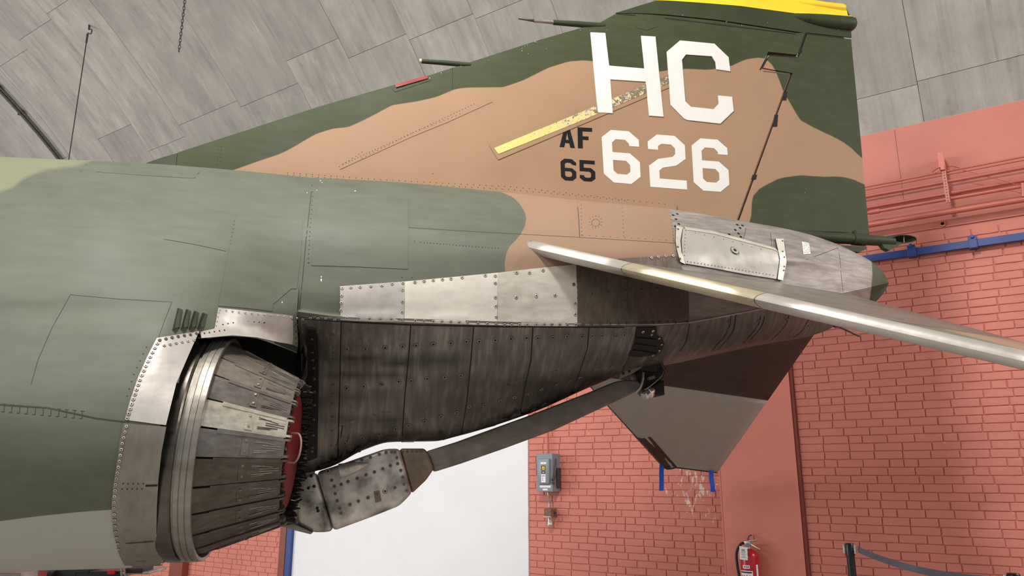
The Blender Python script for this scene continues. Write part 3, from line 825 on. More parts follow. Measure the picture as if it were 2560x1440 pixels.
for i in range(25):
    q = i/24; c = Pa+(Pb-Pa)*q; c = c+np.array([0, 0, -.045-.05*4*q*(1-q)])
    c = c+WT*(.062*(1-q)-.062*q)
    for dz in (-.024, .024): V += [c+E3*dz-WN*.001, c+E3*dz+WN*.001]
for i in range(24):
    a = 4*i; b = a+4; F += [(a, b, b+2, a+2), (a+1, a+3, b+3, b+1), (a+2, b+2, b+3, a+3), (a, a+1, b+1, b)]
tag(mk('barrier_belt', V, F, M['belt'], None, False), 'grey webbing belt stretched between the two black barrier posts', 'belt')

# ---- things hanging from the vault, conduit on it
def vpt(px, py, lift): q = ray_vault(px, py); return vault(q[0], q[1], lift)
P = vpt(223, 62, 0.0); root = tag(empty('hanging_cable', P), 'thin dark cable hanging from a ceiling hook down behind the fuselage', 'cable')
mb = MB(); mb.tube([P, P+np.array([0.02, -.03, -.09])], .014, 8); mb.tube(curve([P+np.array([.02, -.03, -.07]), P+np.array([.06, -.03, -.1]), P+np.array([.05, -.03, -.16]), P+np.array([0.01, -.03, -.15])], 5), .009, 8); mb.build('ceiling_hook', M['steel'], root)
mb = MB(); q0 = P+np.array([.01, -.03, -.15]); mb.tube([q0, q0+np.array([0, 0, -3.2])], .0075, 6); mb.build('wire_rope', M['steel'], root)
mb = MB(); mb.tube([q0+E3*-.02, q0+E3*-.16], .015, 8); mb.build('turnbuckle', M['steel'], root)
d = ray(447, 130); Pe = CAM+d*7.5; mb = MB(); n = 0; z = Pe[2]
while n < 46:
    c = np.array([Pe[0], Pe[1], z+.022+n*.036]); ax = np.array([1., 0, 0]) if n % 2 else np.array([0, 1., 0])
    mb.tube([c+ax*.011*cos(a)+E3*.024*sin(a) for a in np.linspace(0, 2*pi, 9)], .0045, 5, cap=False); n += 1
tag(mb.build('hanging_chain', M['steel']), 'dark steel chain hanging from the concrete ceiling at the top', 'chain')
q0, q1 = ray_vault(0, 215), ray_vault(150, 388)
root = tag(empty('ceiling_conduit', vault(q0[0], q0[1], .05)), 'dark conduit running down the concrete vault at the left edge', 'conduit')
pts = [vault(q0[0]+(q1[0]-q0[0])*k, q0[1]+(q1[1]-q0[1])*k, .06) for k in np.linspace(-0.6, 1.8, 14)]
mb = MB(); mb.tube(pts, .03, 12); auto_smooth(mb.build('tube', M['steel'], root))
mb = MB(); mb.tube([p+WT*.075 for p in pts], .012, 8); auto_smooth(mb.build('tube', M['steel'], root))
for k in (0.0, 0.36):
    pt = vault(q0[0]+(q1[0]-q0[0])*k, q0[1]+(q1[1]-q0[1])*k, .05); mb = MB(); mb.box(pt, WT*.05, WN*.03, E3*.035, bev=.004); mb.build('strap', M['steel'], root)
# ================================================================== THE AIRCRAFT
air = tag(empty('jet_aircraft', (1.2, 0, 0)), 'green and tan camouflaged jet fighter tail with bare metal exhaust area', 'aircraft')
# camouflage outlines as the photo shows them
TANF = [(560, 428), (585, 425), (640, 405), (700, 385), (730, 370), (760, 352), (790, 335), (830, 322), (870, 318), (900, 305), (930, 290), (980, 263), (1040, 254), (1090, 243), (1140, 222), (1170, 219), (1260, 218), (1310, 200), (1370, 170), (1420, 154), (1460, 151), (1500, 155), (1560, 176), (1620, 184), (1680, 174), (1720, 172), (1770, 175), (1826, 166), (1860, 150), (1890, 144), (1912, 146), (1928, 158), (1940, 180), (1950, 205), (1958, 228), (1972, 252), (2000, 300), (2040, 322), (2090, 345), (2122, 364), (2154, 396), (2320, 420), (2320, 520), (2158, 460), (2130, 447), (2100, 441), (2060, 442), (2000, 438), (1950, 445), (1910, 465), (1887, 480), (1880, 500), (1878, 540), (1868, 575), (1700, 640), (560, 520)]
TANB = [(1235, 470), (1253, 480), (1281, 492), (1300, 510), (1312, 530), (1316, 547), (1312, 567), (1302, 585), (1290, 600), (1275, 615), (1266, 632), (1262, 655), (1264, 700), (1500, 760), (1760, 760), (1760, 480), (1500, 470)]
METB = [(1669, 480), (1673, 523), (1680, 560), (1687, 600), (1690, 650), (1600, 648), (1500, 650), (1400, 690), (1264, 705), (1012, 725), (860, 735), (856, 792), (748, 790), (748, 1300), (2400, 1300), (2400, 480)]
CAPB = [(2172, 600), (2179, 640), (2181, 690), (2178, 720), (2170, 770), (2400, 800), (2400, 600)]
OLV = [(-900, 300), (235, 380), (228, 402), (190, 415), (110, 425), (60, 445), (30, 470), (-60, 500), (-900, 520)]
BEL = [(-900, 1310), (0, 1303), (100, 1290), (200, 1280), (283, 1274), (330, 1270), (330, 1700), (-900, 1700)]
def camo_attrs(V, which):
    P = project(np.column_stack([V[:, 0], -np.abs(V[:, 1]), V[:, 2]])) ; out = {}
    for k, poly in (('sd_tan', which.get('tan')), ('sd_metal', which.get('metal')), ('sd_cap', which.get('cap')), ('sd_olive', which.get('olive')), ('sd_belly', which.get('belly'))):
        out[k] = np.clip(sdf(P, poly), -60, 60) if poly else np.full(len(P), -60.0)
    return out
def guides_to_grid(G, A, seg):
    """guide curves (pixel, pixel, distance from centreline) -> sections at stations A"""
    sec = []
    for g in G:
        Q = np.array([[*onY(x, y, -s)[[0, 2]], s] for x, y, s in g]); o = np.argsort(Q[:, 0]); Q = Q[o]
        sec.append((pchip(Q[:, 0], Q[:, 2], A), pchip(Q[:, 0], Q[:, 1], A)))
    S = np.array([q[0] for q in sec]); U = np.array([q[1] for q in sec])
    out = []
    for i in range(len(A)):
        pts = [(S[k, i], U[k, i]) for k in range(len(G))]
        out.append(np.array(curve(pts, seg)))
    return np.array(out)                                   # [station, point, (s,u)]
def shell(name, A, SU, parent, which, both=True, extra=None):
    na, nv = SU.shape[:2]; V = []; F = []
    for sgn in ((-1, 1) if both else (-1,)):
        b = len(V)
        V += [(A[i], sgn*SU[i, j, 0], SU[i, j, 1]) for i in range(na) for j in range(nv)]
        for i in range(na-1):
            for j in range(nv-1):
                q = (b+i*nv+j, b+(i+1)*nv+j, b+(i+1)*nv+j+1, b+i*nv+j+1)
                F.append(q if sgn < 0 else q[::-1])
    V = np.array(V)
    return mk(name, V, F, M['camo'], parent, True, attrs=camo_attrs(V, which))
SEAM = 0.335
S_ = [(0, 392, .45), (220, 402, .42), (440, 414, .38), (590, 427, .35), (780, 445, .30), (1000, 458, .27), (1250, 482, .25), (1450, 503, .24), (1670, 524, .22), (1850, 553, .20), (2000, 581, .16), (2080, 606, .12), (2140, 633, .08), (2180, 655, .05), (2206, 678, .03), (2222, 705, .0)]
Tc = [(x, y-6, 0.0) if x < 1900 else (x, y-3*(s_/.2), 0.0) for x, y, s_ in S_]
Tc = []
for x, y, s_ in S_:
    P = onY(x, y, -s_); Tc.append((*project(np.array([P[0], 0, P[2]+.03*min(1, s_/.2)])), 0.0))
Mg = [(0, 520, .85), (250, 520, .80), (500, 530, .68), (770, 560, .58), (1020, 570, .565), (1400, 600, .56), (1690, 610, .47), (1850, 625, .38), (2000, 640, .28), (2100, 656, .17), (2160, 668, .105), (2200, 688, .05), (2222, 705, .0)]
M2 = [(0, 700, 1.08), (250, 700, 1.02), (500, 690, .88), (757, 700, .66), (850, 716, .645), (1010, 705, .63), (1250, 682, .615), (1450, 672, .60), (1690, 668, .51), (1850, 668, .40), (2000, 675, .28), (2100, 685, .19), (2160, 692, .115), (2200, 700, .055), (2222, 706, .0)]
Fg = [(0, 780, 1.13), (250, 780, 1.08), (400, 775, 1.02), (545, 770, .90), (640, 780, .79), (745, 790, .665)]
Kf = [(0, 850, 1.17), (250, 850, 1.14), (390, 850, 1.11), (500, 848, 1.0), (580, 841, .88), (640, 846, .78), (700, 866, .66), (745, 884, .55)]
N1 = [(0, 1050, 1.25), (250, 1050, 1.23), (420, 1060, 1.19), (600, 1060, 1.10)]
N2 = [(0, 1250, 1.16), (250, 1250, 1.14), (400, 1250, 1.09), (600, 1250, 1.0)]
N3 = [(0, 1370, .97), (250, 1365, .95), (400, 1360, .91), (600, 1350, .85)]
Bm = [(0, 1427, .68), (250, 1421, .66), (430, 1411, .64), (600, 1404, .62)]
Bc = [(0, 1415, .0), (250, 1411, .0), (430, 1403, .0), (600, 1396, .0)]
A1 = np.concatenate([np.linspace(-3.2, -1.3, 24), np.linspace(-1.28, SEAM, 140)])
full = guides_to_grid([Tc, S_, Mg, M2, Fg, Kf, N1, N2, N3, Bm, Bc], A1, 9)
iK = 5*9
fore = shell('forward_fuselage', A1, full[:, :iK+1], air, dict(tan=[(560, 300), (590, 425), (800, 446), (800, 300)], olive=OLV, belly=BEL))
An = A1[A1 < 0.02]
nac = shell('engine_nacelle', An, full[:len(An), iK:], air, dict(olive=OLV, belly=BEL))
# the nacelle stops at the slanted shroud line: cut the cells behind it
def cut(o, poly):
    me = o.data; bm = bmesh.new(); bm.from_mesh(me)
    cen = np.array([tuple(f.calc_center_median()) for f in bm.faces]); P = project(np.column_stack([cen[:, 0], -np.abs(cen[:, 1]), cen[:, 2]]))
    kill = inpoly(P, poly); bm.faces.ensure_lookup_table()
    bmesh.ops.delete(bm, geom=[bm.faces[i] for i in np.nonzero(kill)[0]], context='FACES'); bm.to_mesh(me); bm.free()
SN = Surf([fore, nac]); SF = Surf([fore])
cut(nac, [(480, 800), (480, 845), (405, 1060), (385, 1200), (378, 1330), (395, 1400), (420, 1440), (420, 1700), (1200, 1700), (1200, 800)])
cut(fore, [(493, 838), (470, 870), (480, 1000), (520, 1000), (520, 838)])
# aft boom
Kb = [(745, 790, .65), (850, 802, .62), (1030, 808, .60), (1250, 813, .58), (1560, 816, .54), (1690, 812, .48), (1800, 795, .40), (1950, 765, .31), (2100, 735, .2), (2160, 722, .12), (2200, 712, .055), (2222, 707, .0)]
Q1 = [(750, 900, .33), (850, 905, .36), (1030, 930, .40), (1250, 920, .43), (1500, 890, .41), (1650, 865, .36), (1800, 846, .30), (1950, 810, .25), (2100, 762, .15), (2160, 738, .09), (2196, 722, .04), (2222, 708, .0)]
Q2 = [(750, 1050, .19), (850, 1050, .2), (1010, 1050, .22), (1250, 1000, .24), (1500, 932, .26), (1650, 900, .22), (1800, 874, .18), (1950, 838, .14), (2100, 785, .08), (2160, 755, .05), (2194, 730, .02), (2222, 709, .0)]
Db = [(745, 1179, 0.05), (830, 1157, 0.05), (910, 1119, 0.05), (975, 1101, 0.05), (1090, 1098, 0.05), (1140, 1087, 0.05), (1330, 1028, 0.05), (1490, 960, 0.05), (1600, 920, 0.05), (1720, 898, 0.05), (1847, 869, 0.06), (1927, 855, 0.05), (2055, 829, 0.04), (2100, 806, 0.03), (2150, 778, 0.02), (2190, 752, 0.01), (2210, 730, 0.005), (2222, 710, 0.0)]
Dc = [(x, y, .0) for x, y, s in Db]
A2 = np.linspace(SEAM, onY(2221, 706, 0)[0], 300)
Kp = [(x, y-18*(1 if x < 1700 else max(0, (2222-x)/522)), s_*1.004+.004*(x < 1900)) for x, y, s_ in Kb]
boomg = guides_to_grid([Tc, S_, Mg, M2, Kp, Kb, Q1, Q2, Db, Dc], A2, 10)
jK = 5*10
boom = shell('tail_boom', A2, boomg[:, :jK+1], air, dict(tan=TANB, metal=METB, cap=CAPB))
SB = boomg[:, jK:]
def soot_of(P):
    """soot bands and dark stains on the heat skin, in pixels of the photo"""
    r = np.zeros(len(P))
    for (x, y, sx, sy, k) in ((900, 898, 70, 10, .8), (1000, 905, 60, 14, .9), (1100, 900, 110, 26, .75), (880, 938, 60, 9, .7), (960, 940, 80, 11, .7), (870, 990, 55, 12, .55), (960, 985, 60, 12, .6), (870, 1050, 60, 13, .6), (970, 1050, 70, 16, .7), (1180, 960, 160, 45, .55), (1350, 960, 150, 32, .85), (1470, 945, 120, 28, .95), (1300, 1000, 100, 25, .7), (1560, 905, 60, 30, .7), (1640, 880, 60, 40, .7), (1830, 845, 230, 70, .6), (1400, 985, 200, 45, .9), (1480, 900, 110, 60, .5), (1160, 1010, 150, 60, .6), (1250, 900, 200, 40, .35), (780, 870, 40, 40, .7), (760, 980, 30, 90, .5), (1080, 1090, 120, 12, .5), (1780, 880, 120, 14, .3)):
        r = np.maximum(r, k*np.exp(-((P[:, 0]-x)/sx)**2-((P[:, 1]-y)/sy)**2))
    return r
V = np.array([(A2[i], sg*SB[i, j, 0], SB[i, j, 1]) for sg in (-1, 1) for i in range(len(A2)) for j in range(SB.shape[1])])
nv = SB.shape[1]; F = []
for b in (0, len(A2)*nv):
    for i in range(len(A2)-1):
        for j in range(nv-1): F.append((b+i*nv+j, b+(i+1)*nv+j, b+(i+1)*nv+j+1, b+i*nv+j+1))
Pm = project(np.column_stack([V[:, 0], -np.abs(V[:, 1]), V[:, 2]]))
capm = [1 if sdf(Pm[[f[0]]], CAPB)[0] > 0 else (2 if sdf(Pm[[f[0]]], [(1900, 600), (1900, 760), (2400, 760), (2400, 600)])[0] > 0 else 0) for f in F]
lower = mk('lower_tail_skin', V, F, [M['soot'], M['green'], M['camo']], air, True, capm, {'soot': soot_of(Pm), **camo_attrs(V, dict(metal=METB, cap=CAPB))})
SBm = SL = Surf([boom, lower])
SALL = Surf([fore, nac, boom, lower])
# dark tunnel roof and side behind the nozzle, inside of the nacelle
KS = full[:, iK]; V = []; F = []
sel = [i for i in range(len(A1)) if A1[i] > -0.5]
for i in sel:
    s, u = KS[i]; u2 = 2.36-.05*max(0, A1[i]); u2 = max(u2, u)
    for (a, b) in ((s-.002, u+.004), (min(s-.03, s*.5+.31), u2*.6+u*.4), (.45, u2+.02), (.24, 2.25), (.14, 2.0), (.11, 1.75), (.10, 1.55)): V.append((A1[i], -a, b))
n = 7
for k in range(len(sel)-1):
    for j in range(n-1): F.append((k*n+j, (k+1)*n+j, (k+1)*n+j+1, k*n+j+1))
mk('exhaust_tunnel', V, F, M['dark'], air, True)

# ---- forward fuselage: access panels, seams, rivet dots
FB = Surf([fore, boom])
ALLC = dict(tan=TANB, metal=METB, cap=CAPB, olive=OLV, belly=BEL)
def camo_patch(name, loops, surf, par, off=.0022, step=18, **kw):
    o = patch(name, loops, surf, M['camo'], par, off, step, True, M['seam'], None, **kw)
    V = np.array([tuple(v.co) for v in o.data.vertices])
    for k, v in camo_attrs(V, ALLC).items():
        a = o.data.attributes.new(k, 'FLOAT', 'POINT'); a.data.foreach_set('value', np.asarray(v, dtype=np.float32))
    return o
pA = camo_patch('access_panel', [(796, 472), (900, 480), (1021, 490), (1021, 580), (1020, 673), (890, 667), (779, 664), (788, 570)], SBm, air)
pB = camo_patch('access_panel', [(592, 536), (680, 541), (757, 550), (752, 640), (742, 722), (728, 722), (683, 760), (680, 778), (610, 770), (545, 765), (565, 660)], FB, air)
strip('panel_seam', [[(176, 737), (300, 748), (430, 755), (412, 800), (396, 845)], [(176, 737), (130, 820), (95, 900), (78, 960)]], SN, M['seam'], air, .0022, kind='stuff')
strip('panel_seam', [[(782, 445), (774, 520), (765, 600), (758, 680), (752, 740), (747, 790)], [(1021, 569), (1200, 580), (1440, 593), (1688, 608)], [(1443, 504), (1447, 550), (1449, 593)], [(410, 598), (480, 610), (565, 628)],
                     [(203, 428), (215, 412), (232, 404)], [(240, 430), (350, 438), (486, 446), (497, 432), (510, 422)]], SALL, M['seam'], air, .0035, kind='stuff')
strip('panel_seam', [[(0, 1012), (120, 1020), (240, 1046), (312, 1055)]], SN, M['seam'], air, .006, kind='stuff')
hp = []
for k in range(11): 
    hp += [[(6+19.5*k, 1010+1.75*k), (16+19.5*k, 1010.8+1.75*k)], [(3+19.5*k, 1029+1.7*k), (11+19.5*k, 1029.6+1.7*k)]]
    hp += [[(11+19.5*k, 1013+1.75*k), (10+19.5*k, 1027+1.75*k)]]
strip('hinge_line', hp, SN, M['seam'], air, .003, kind='stuff')
d = rows([(782, 480), (776, 560), (770, 657)], 17)+rows([(1016, 492), (1016, 668)], 17)+rows([(772, 657), (880, 663), (1012, 668)], 13)+rows([(810, 477), (900, 486), (990, 492)], 8)
d += rows([(594, 545), (750, 558)], 9)+rows([(586, 552), (568, 660), (552, 760)], 22)+rows([(754, 560), (748, 640), (742, 715)], 16)+rows([(560, 766), (640, 772)], 6)+rows([(684, 755), (725, 715)], 5)
d += rows([(1052, 606), (1140, 613), (1246, 621)], 25)+[(1036, 603)]+[(1005, 693), (1030, 694)]
d += rows([(1453, 512), (1454, 588)], 9)+rows([(1456, 588), (1560, 594), (1684, 602)], 14)+rows([(1556, 520), (1559, 590)], 8)+rows([(1676, 532), (1683, 596)], 9)
d += [(1489+15*cos(a), 555+15*sin(a)) for a in np.linspace(0, 2*pi, 13)[:-1]]
d += rows([(366, 868), (335, 935), (318, 990)], 8)
dots('rivet_row', d, SALL, air, .0030)
strip('round_port', [[(1489+10*cos(a), 557+9*sin(a)) for a in np.linspace(0, 2*pi, 19)]], SALL, M['seamtan'], air, .0028, kind='stuff')
# paint chips
chips = [(801, 452, 5), (805, 457, 4), (888, 478, 6), (792, 476, 3), (768, 482, 3), (830, 495, 4), (805, 595, 4), (803, 700, 6), (803, 692, 4), (866, 511, 3), (950, 532, 2), (705, 756, 4)]
V = []; F = []
for x, y, r in chips:
    l, n = SALL.hit(x, y); a = np.array([0, 0, 1.])-n*n[2]; a /= np.linalg.norm(a); b = np.cross(n, a); k = len(V)
    rr = random.Random(x); V += [l+n*.001+r*.0011*(a*1.7*cos(t)+b*.8*sin(t))*rr.uniform(.5, 1) for t in np.linspace(0, 2*pi, 8)[:-1]]; F.append(tuple(range(k, k+7)))
tag(mk('paint_chips', V, F, M['white'], air, False), kind='stuff')
# louvres
for k, (x, y) in enumerate(((444, 770), (465, 773), (485, 777), (506, 781))):
    H = 56-k*4.5; mb = MB()
    def LP(dx, dy, off): l, n = SN.hit(x+dx, y+dy); return l+n*off
    a, b = LP(0, 0, .0), LP(-14, H, .0); c, d_ = LP(-10, H, .022), LP(2.5, 9, .022); e, f = LP(13, 5, .001), LP(6, H-8, .001)
    mb.add([a, b, c, d_, e, f, LP(-10, H-10, .026), LP(0, 14, .026)], [(3, 7, 5, 4), (7, 6, 5), (6, 2, 5), (2, 1, 5), (0, 3, 4)], 0)
    mb.add([a, b, c, d_, LP(-10, H-10, .026), LP(0, 14, .026)], [(0, 1, 2, 4), (0, 4, 5, 3)], 1)
    mb.build('louvre', [M['greenlv'] if 'greenlv' in M else M.setdefault('greenlv', plain('louvre_green', (92, 100, 82), .5)), M['hole']], air)
# ---- bare metal panels beside the exhaust
DK = M['rivetdark']
pn = patch('heat_panel', [(545, 770), (640, 780), (747, 790), (747, 830), (744, 864), (700, 857), (640, 844), (580, 839), (503, 846), (500, 830), (535, 822)], SF, M['silver'], air, .003, 16)
rivets(rows([(549, 776), (640, 785), (742, 795)], 13)+rows([(546, 782), (539, 815)], 4), SF, pn, .0048)
dots('rivet_row', rows([(556, 812), (610, 802), (660, 806)], 9)+rows([(510, 834), (560, 826)], 5), SF, pn, .004, .004)
rivets([(741, 812), (742, 828), (741, 845), (741, 858)], SF, pn, .006, DK)
pn = patch('shroud_panel', [(392, 846), (440, 838), (497, 829), (470, 890), (440, 960), (415, 1063), (360, 1056), (312, 1050), (326, 1000), (345, 945), (368, 893)], SN, M['silver'], air, .004, 18)
rivets(rows([(399, 851), (440, 843), (490, 835)], 7), SN, pn, .0065, DK, .005); rivets(rows([(410, 865), (450, 857), (484, 852)], 6), SN, pn, .006, None, .005)
rivets(rows([(393, 860), (372, 900), (350, 950), (333, 1000), (318, 1047)], 17), SN, pn, .007, None, .005)
pn = patch('shroud_panel', [[(310, 1058), (416, 1067), (404, 1130), (396, 1200), (392, 1270), (391, 1330), (398, 1380), (412, 1405), (360, 1412), (312, 1412), (298, 1385), (284, 1330), (279, 1260), (284, 1210), (292, 1160), (300, 1100)]], SN, M['shroud'], air, .004, 18)
rivets(rows([(317, 1066), (306, 1110), (298, 1160), (290, 1205), (285, 1260), (288, 1320), (297, 1370)], 22), SN, pn, .006, None, .005)
dots('rivet_row', rows([(308, 1208), (358, 1208)], 5)+rows([(306, 1221), (355, 1221)], 5), SN, pn, .003, .006)
strip('expansion_slot', [[(364, 1213), (394, 1212)]], SN, M['hole'], pn, .007, .006, y0=-1.1); strip('expansion_slot', [[(314, 1356), (384, 1351)], [(360, 1352), (384, 1351)]], SN, M['hole'], pn, .004, .006)
# bright strip under the paint
ST = [[(850, 716), (930, 710), (1012, 704), (1010, 803), (930, 803), (851, 798)], [(1012, 704), (1120, 694), (1244, 682), (1243, 812), (1120, 809), (1011, 803)], [(1244, 682), (1340, 671), (1440, 661), (1443, 740), (1443, 815), (1340, 815), (1244, 812)],
      [(1440, 661), (1568, 645), (1568, 740), (1570, 815), (1443, 815)], [(1568, 645), (1690, 640), (1720, 700), (1722, 810), (1650, 814), (1570, 815)]]
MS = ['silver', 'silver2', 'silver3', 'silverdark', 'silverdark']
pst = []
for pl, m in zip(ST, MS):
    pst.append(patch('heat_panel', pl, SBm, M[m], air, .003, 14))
rivets([(855, 721), (877, 719), (900, 718), (927, 716), (954, 714), (980, 710), (1007, 708), (854, 739), (853, 757), (852, 775), (1006, 725), (1006, 754), (1005, 780), (867, 794), (896, 795), (924, 796), (951, 797), (978, 797), (1004, 798)], SBm, pst[0], .0078, None, .004)
rivets([(1037, 706), (1060, 703), (1083, 701), (1106, 699), (1127, 697), (1155, 694), (1213, 689), (1238, 690), (1238, 708), (1238, 743), (1239, 765), (1240, 792), (1240, 809), (1038, 800), (1060, 801), (1083, 802), (1105, 803), (1127, 804), (1148, 805), (1169, 806), (1195, 807), (1218, 808)], SBm, pst[1], .0082, None, .004)
rivets([(1291, 682), (1323, 682), (1357, 676), (1290, 743), (1340, 740), (1387, 738), (1437, 758), (1437, 786), (1261, 811), (1279, 811), (1298, 811), (1317, 811), (1340, 811), (1360, 811), (1379, 811), (1399, 811), (1418, 811), (1439, 810)], SBm, pst[2], .0088, None, .004)
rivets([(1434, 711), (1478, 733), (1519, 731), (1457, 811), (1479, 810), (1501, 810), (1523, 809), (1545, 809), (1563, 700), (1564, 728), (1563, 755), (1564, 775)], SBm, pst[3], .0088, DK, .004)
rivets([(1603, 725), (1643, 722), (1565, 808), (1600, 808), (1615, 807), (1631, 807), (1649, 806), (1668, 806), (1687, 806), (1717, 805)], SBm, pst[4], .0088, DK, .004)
# ---- dark heat skin: joints between the sheets, big fasteners
def heat(name, pl, off=.003, step=14): return patch(name, pl, SL, M['soot'], air, off, step, attrs={'soot': soot_of})
H = [heat('heat_skin_panel', [(752, 792), (852, 800), (850, 960), (846, 1100), (842, 1163), (760, 1183), (752, 1184), (752, 1000), (752, 880)], .004),
     heat('heat_skin_panel', [(854, 804), (1026, 811), (1020, 900), (1010, 1000), (1004, 1104), (975, 1108), (910, 1125), (845, 1162), (849, 1060), (852, 920)]),
     heat('heat_skin_panel', [(1028, 811), (1183, 814), (1176, 900), (1166, 1000), (1152, 1085), (1092, 1104), (1006, 1104), (1012, 1000), (1022, 900)], .0036),
     heat('heat_skin_panel', [(1185, 814), (1331, 816), (1326, 900), (1310, 970), (1296, 1048), (1154, 1085), (1168, 1000), (1178, 900)]),
     heat('heat_skin_panel', [(1333, 816), (1471, 816), (1467, 870), (1440, 950), (1420, 998), (1330, 1038), (1298, 1046), (1312, 970), (1328, 900)], .0036),
     heat('heat_skin_panel', [(1473, 816), (1590, 816), (1586, 850), (1574, 885), (1552, 930), (1545, 942), (1422, 996), (1442, 950), (1469, 870)])]
rivets([(757, 796), (776, 793), (795, 794), (814, 794), (837, 797)], SL, H[0], .0078, None, .005)
rivets([(834, 835), (833, 865), (833, 882), (834, 898), (834, 918), (834, 942), (833, 962), (833, 985), (832, 1009), (832, 1042), (831, 1076), (828, 1114), (823, 1138), (822, 1150), (803, 1142), (807, 1158), (760, 892), (762, 914), (762, 940), (762, 970), (762, 996), (761, 1026), (760, 1058), (758, 1090), (757, 1125), (758, 1158)], SL, H[0], .0062, DK, .005)
BG = .0135
rivets([(868, 871), (914, 871), (963, 868), (1007, 865), (867, 970), (910, 965), (954, 959), (997, 953), (862, 1107), (905, 1094), (948, 1083), (989, 1070)], SL, H[1], BG, DK, .003)
rivets([(857, 1142), (878, 1135), (899, 1128), (920, 1123), (939, 1115), (960, 1110), (985, 1107)], SL, H[1], .0062, DK, .003)
rivets([(1040, 862), (1083, 859), (1127, 857), (1166, 853), (1028, 951), (1068, 946), (1112, 942), (1152, 938), (1021, 1062), (1061, 1052), (1102, 1040), (1141, 1030)], SL, H[2], BG, DK, .0042)
rivets([(1057, 1107), (1077, 1107), (1093, 1106), (1114, 1100)], SL, H[2], .0055, DK, .0042)
rivets([(1198, 853), (1238, 850), (1277, 846), (1316, 844), (1173, 1015), (1211, 1012), (1250, 1002), (1286, 992)], SL, H[3], BG, DK, .003)
rivets([(1344, 844), (1381, 843), (1417, 840), (1454, 840), (1317, 984), (1353, 972), (1390, 961), (1425, 951)], SL, H[4], BG*.9, DK, .0042)
rivets([(1480, 838), (1504, 838), (1540, 838), (1560, 836), (1450, 943), (1490, 922), (1530, 915)], SL, H[5], BG*.85, DK, .003)
# stiffener channel with bolts beside the nozzle exit
ch = patch('stiffener_channel', [(771, 815), (790, 818), (795, 835), (798, 880), (798, 960), (796, 1040), (793, 1140), (767, 1150), (771, 1040), (772, 950), (772, 870), (766, 832)], SL, M['char'], air, .018, 14)
rivets([(781, 840), (783, 874), (784, 895), (787, 917), (788, 945), (788, 977), (788, 1010), (786, 1045), (784, 1084), (782, 1115), (781, 1124)], SL, ch, .0072, DK, .019, 'bolt')
# seams on the rounded tail underside
strip('panel_joint', [[(853, 803), (850, 960), (843, 1163)], [(1027, 811), (1021, 900), (1011, 1000), (1005, 1104)], [(1184, 814), (1177, 900), (1167, 1000), (1153, 1085)], [(1332, 816), (1327, 900), (1311, 970), (1297, 1046)], [(1472, 816), (1468, 870), (1441, 950), (1421, 997)], [(1591, 816), (1586, 850), (1575, 885), (1553, 930)], [(752, 796), (900, 806), (1030, 812), (1250, 816.5), (1560, 818)]], SL, M['hole'], lower, .006, .0045, kind='stuff')
strip('panel_seam', [curve([(1723, 809), (1716, 850), (1700, 879)], 5), curve([(1828, 786), (1819, 828), (1780, 876)], 5), curve([(1840, 786), (1831, 830), (1796, 874)], 5), curve([(1902, 790), (1892, 818), (1851, 866)], 5), curve([(1912, 790), (1902, 818), (1866, 862)], 5), curve([(1974, 783), (1962, 815), (1924, 855)], 5), curve([(2026, 790), (2004, 828), (1985, 842)], 5)], SL, M['hole'], air, .006, .001, kind='stuff')
rivets([(1822, 804), (1821, 823), (1896, 802), (1893, 818), (1967, 799), (1964, 815), (2028, 804), (2022, 815), (1748, 818), (1806, 853), (1876, 850), (1944, 838)], SL, lower, .008, DK, .001)
mb = MB(); g = [SL.hit(*p) for p in ((1590, 817), (1640, 816), (1640, 838), (1590, 838))]
pn = patch('hook_bracket', [(1592, 817), (1640, 816), (1639, 838), (1590, 838)], SL, M['char'], air, .012, 14)
rivets([(1605, 826), (1630, 824)], SL, pn, .009, None, .013)
pn = patch('ribbed_cover', [(1589, 838), (1640, 836), (1655, 845), (1659, 856), (1655, 868), (1648, 876), (1630, 885), (1600, 890), (1570, 888), (1582, 862)], SL, M['char'], air, .010, 12)
rivets([(1627, 834), (1646, 843), (1652, 858), (1646, 873), (1630, 885)], SL, pn, .007, None, .011)
for y0_, y1_ in ((842, 846), (857, 864), (872, 881)):
    mb = MB(); mb.tube([SL.hit(1590-(y0_-842)*.3, y0_)[0]+SL.hit(1590, y0_)[1]*.013, SL.hit(1638, y1_)[0]+SL.hit(1638, y1_)[1]*.013], .006, 6); mb.build('rib', M['dark'], pn)
# ---- tail cone: door, straps, placard
pn = patch('tail_door', [(1706, 574), (1780, 586), (1860, 608), (1934, 627), (1944, 634), (1945, 650), (1942, 675), (1938, 698), (1860, 686), (1780, 671), (1712, 660), (1704, 640), (1702, 605)], SBm, M.setdefault('doorgrey', metal('tail_door_metal', (190, 186, 177), .5, .35, (2, 2, 2), .1, .2, (120, 118, 110))), air, .010, 20)
rivets([(1834.5, 629)], SBm, pn, .026, M['silver'], .011, 'filler_cap')
dots('rivet_row', rows([(1711, 590), (1708, 640)], 7)+rows([(1712, 580), (1800, 600), (1900, 626)], 9)+rows([(1716, 655), (1800, 668), (1930, 689)], 26), SBm, pn, .003, .012)
pn = patch('door_frame', [(1689, 568), (1705, 572), (1699, 605), (1701, 632), (1711, 662), (1698, 656), (1690, 628), (1687, 605)], SBm, M['silver3'], air, .012, 14)
rivets([(1693, 577), (1692, 621), (1697, 648)], SBm, pn, .006, DK, .013)
pn = patch('door_frame', [(1709, 571), (1780, 581), (1860, 602), (1935, 623), (1945, 634), (1934, 628), (1860, 609), (1780, 588), (1712, 578)], SBm, M['silver3'], air, .012, 14)
pn = patch('door_strap', [(1936, 600), (1956, 601), (1962, 655), (1953, 702), (1940, 699), (1946, 648)], SBm, M['silver2'], air, .014, 14)
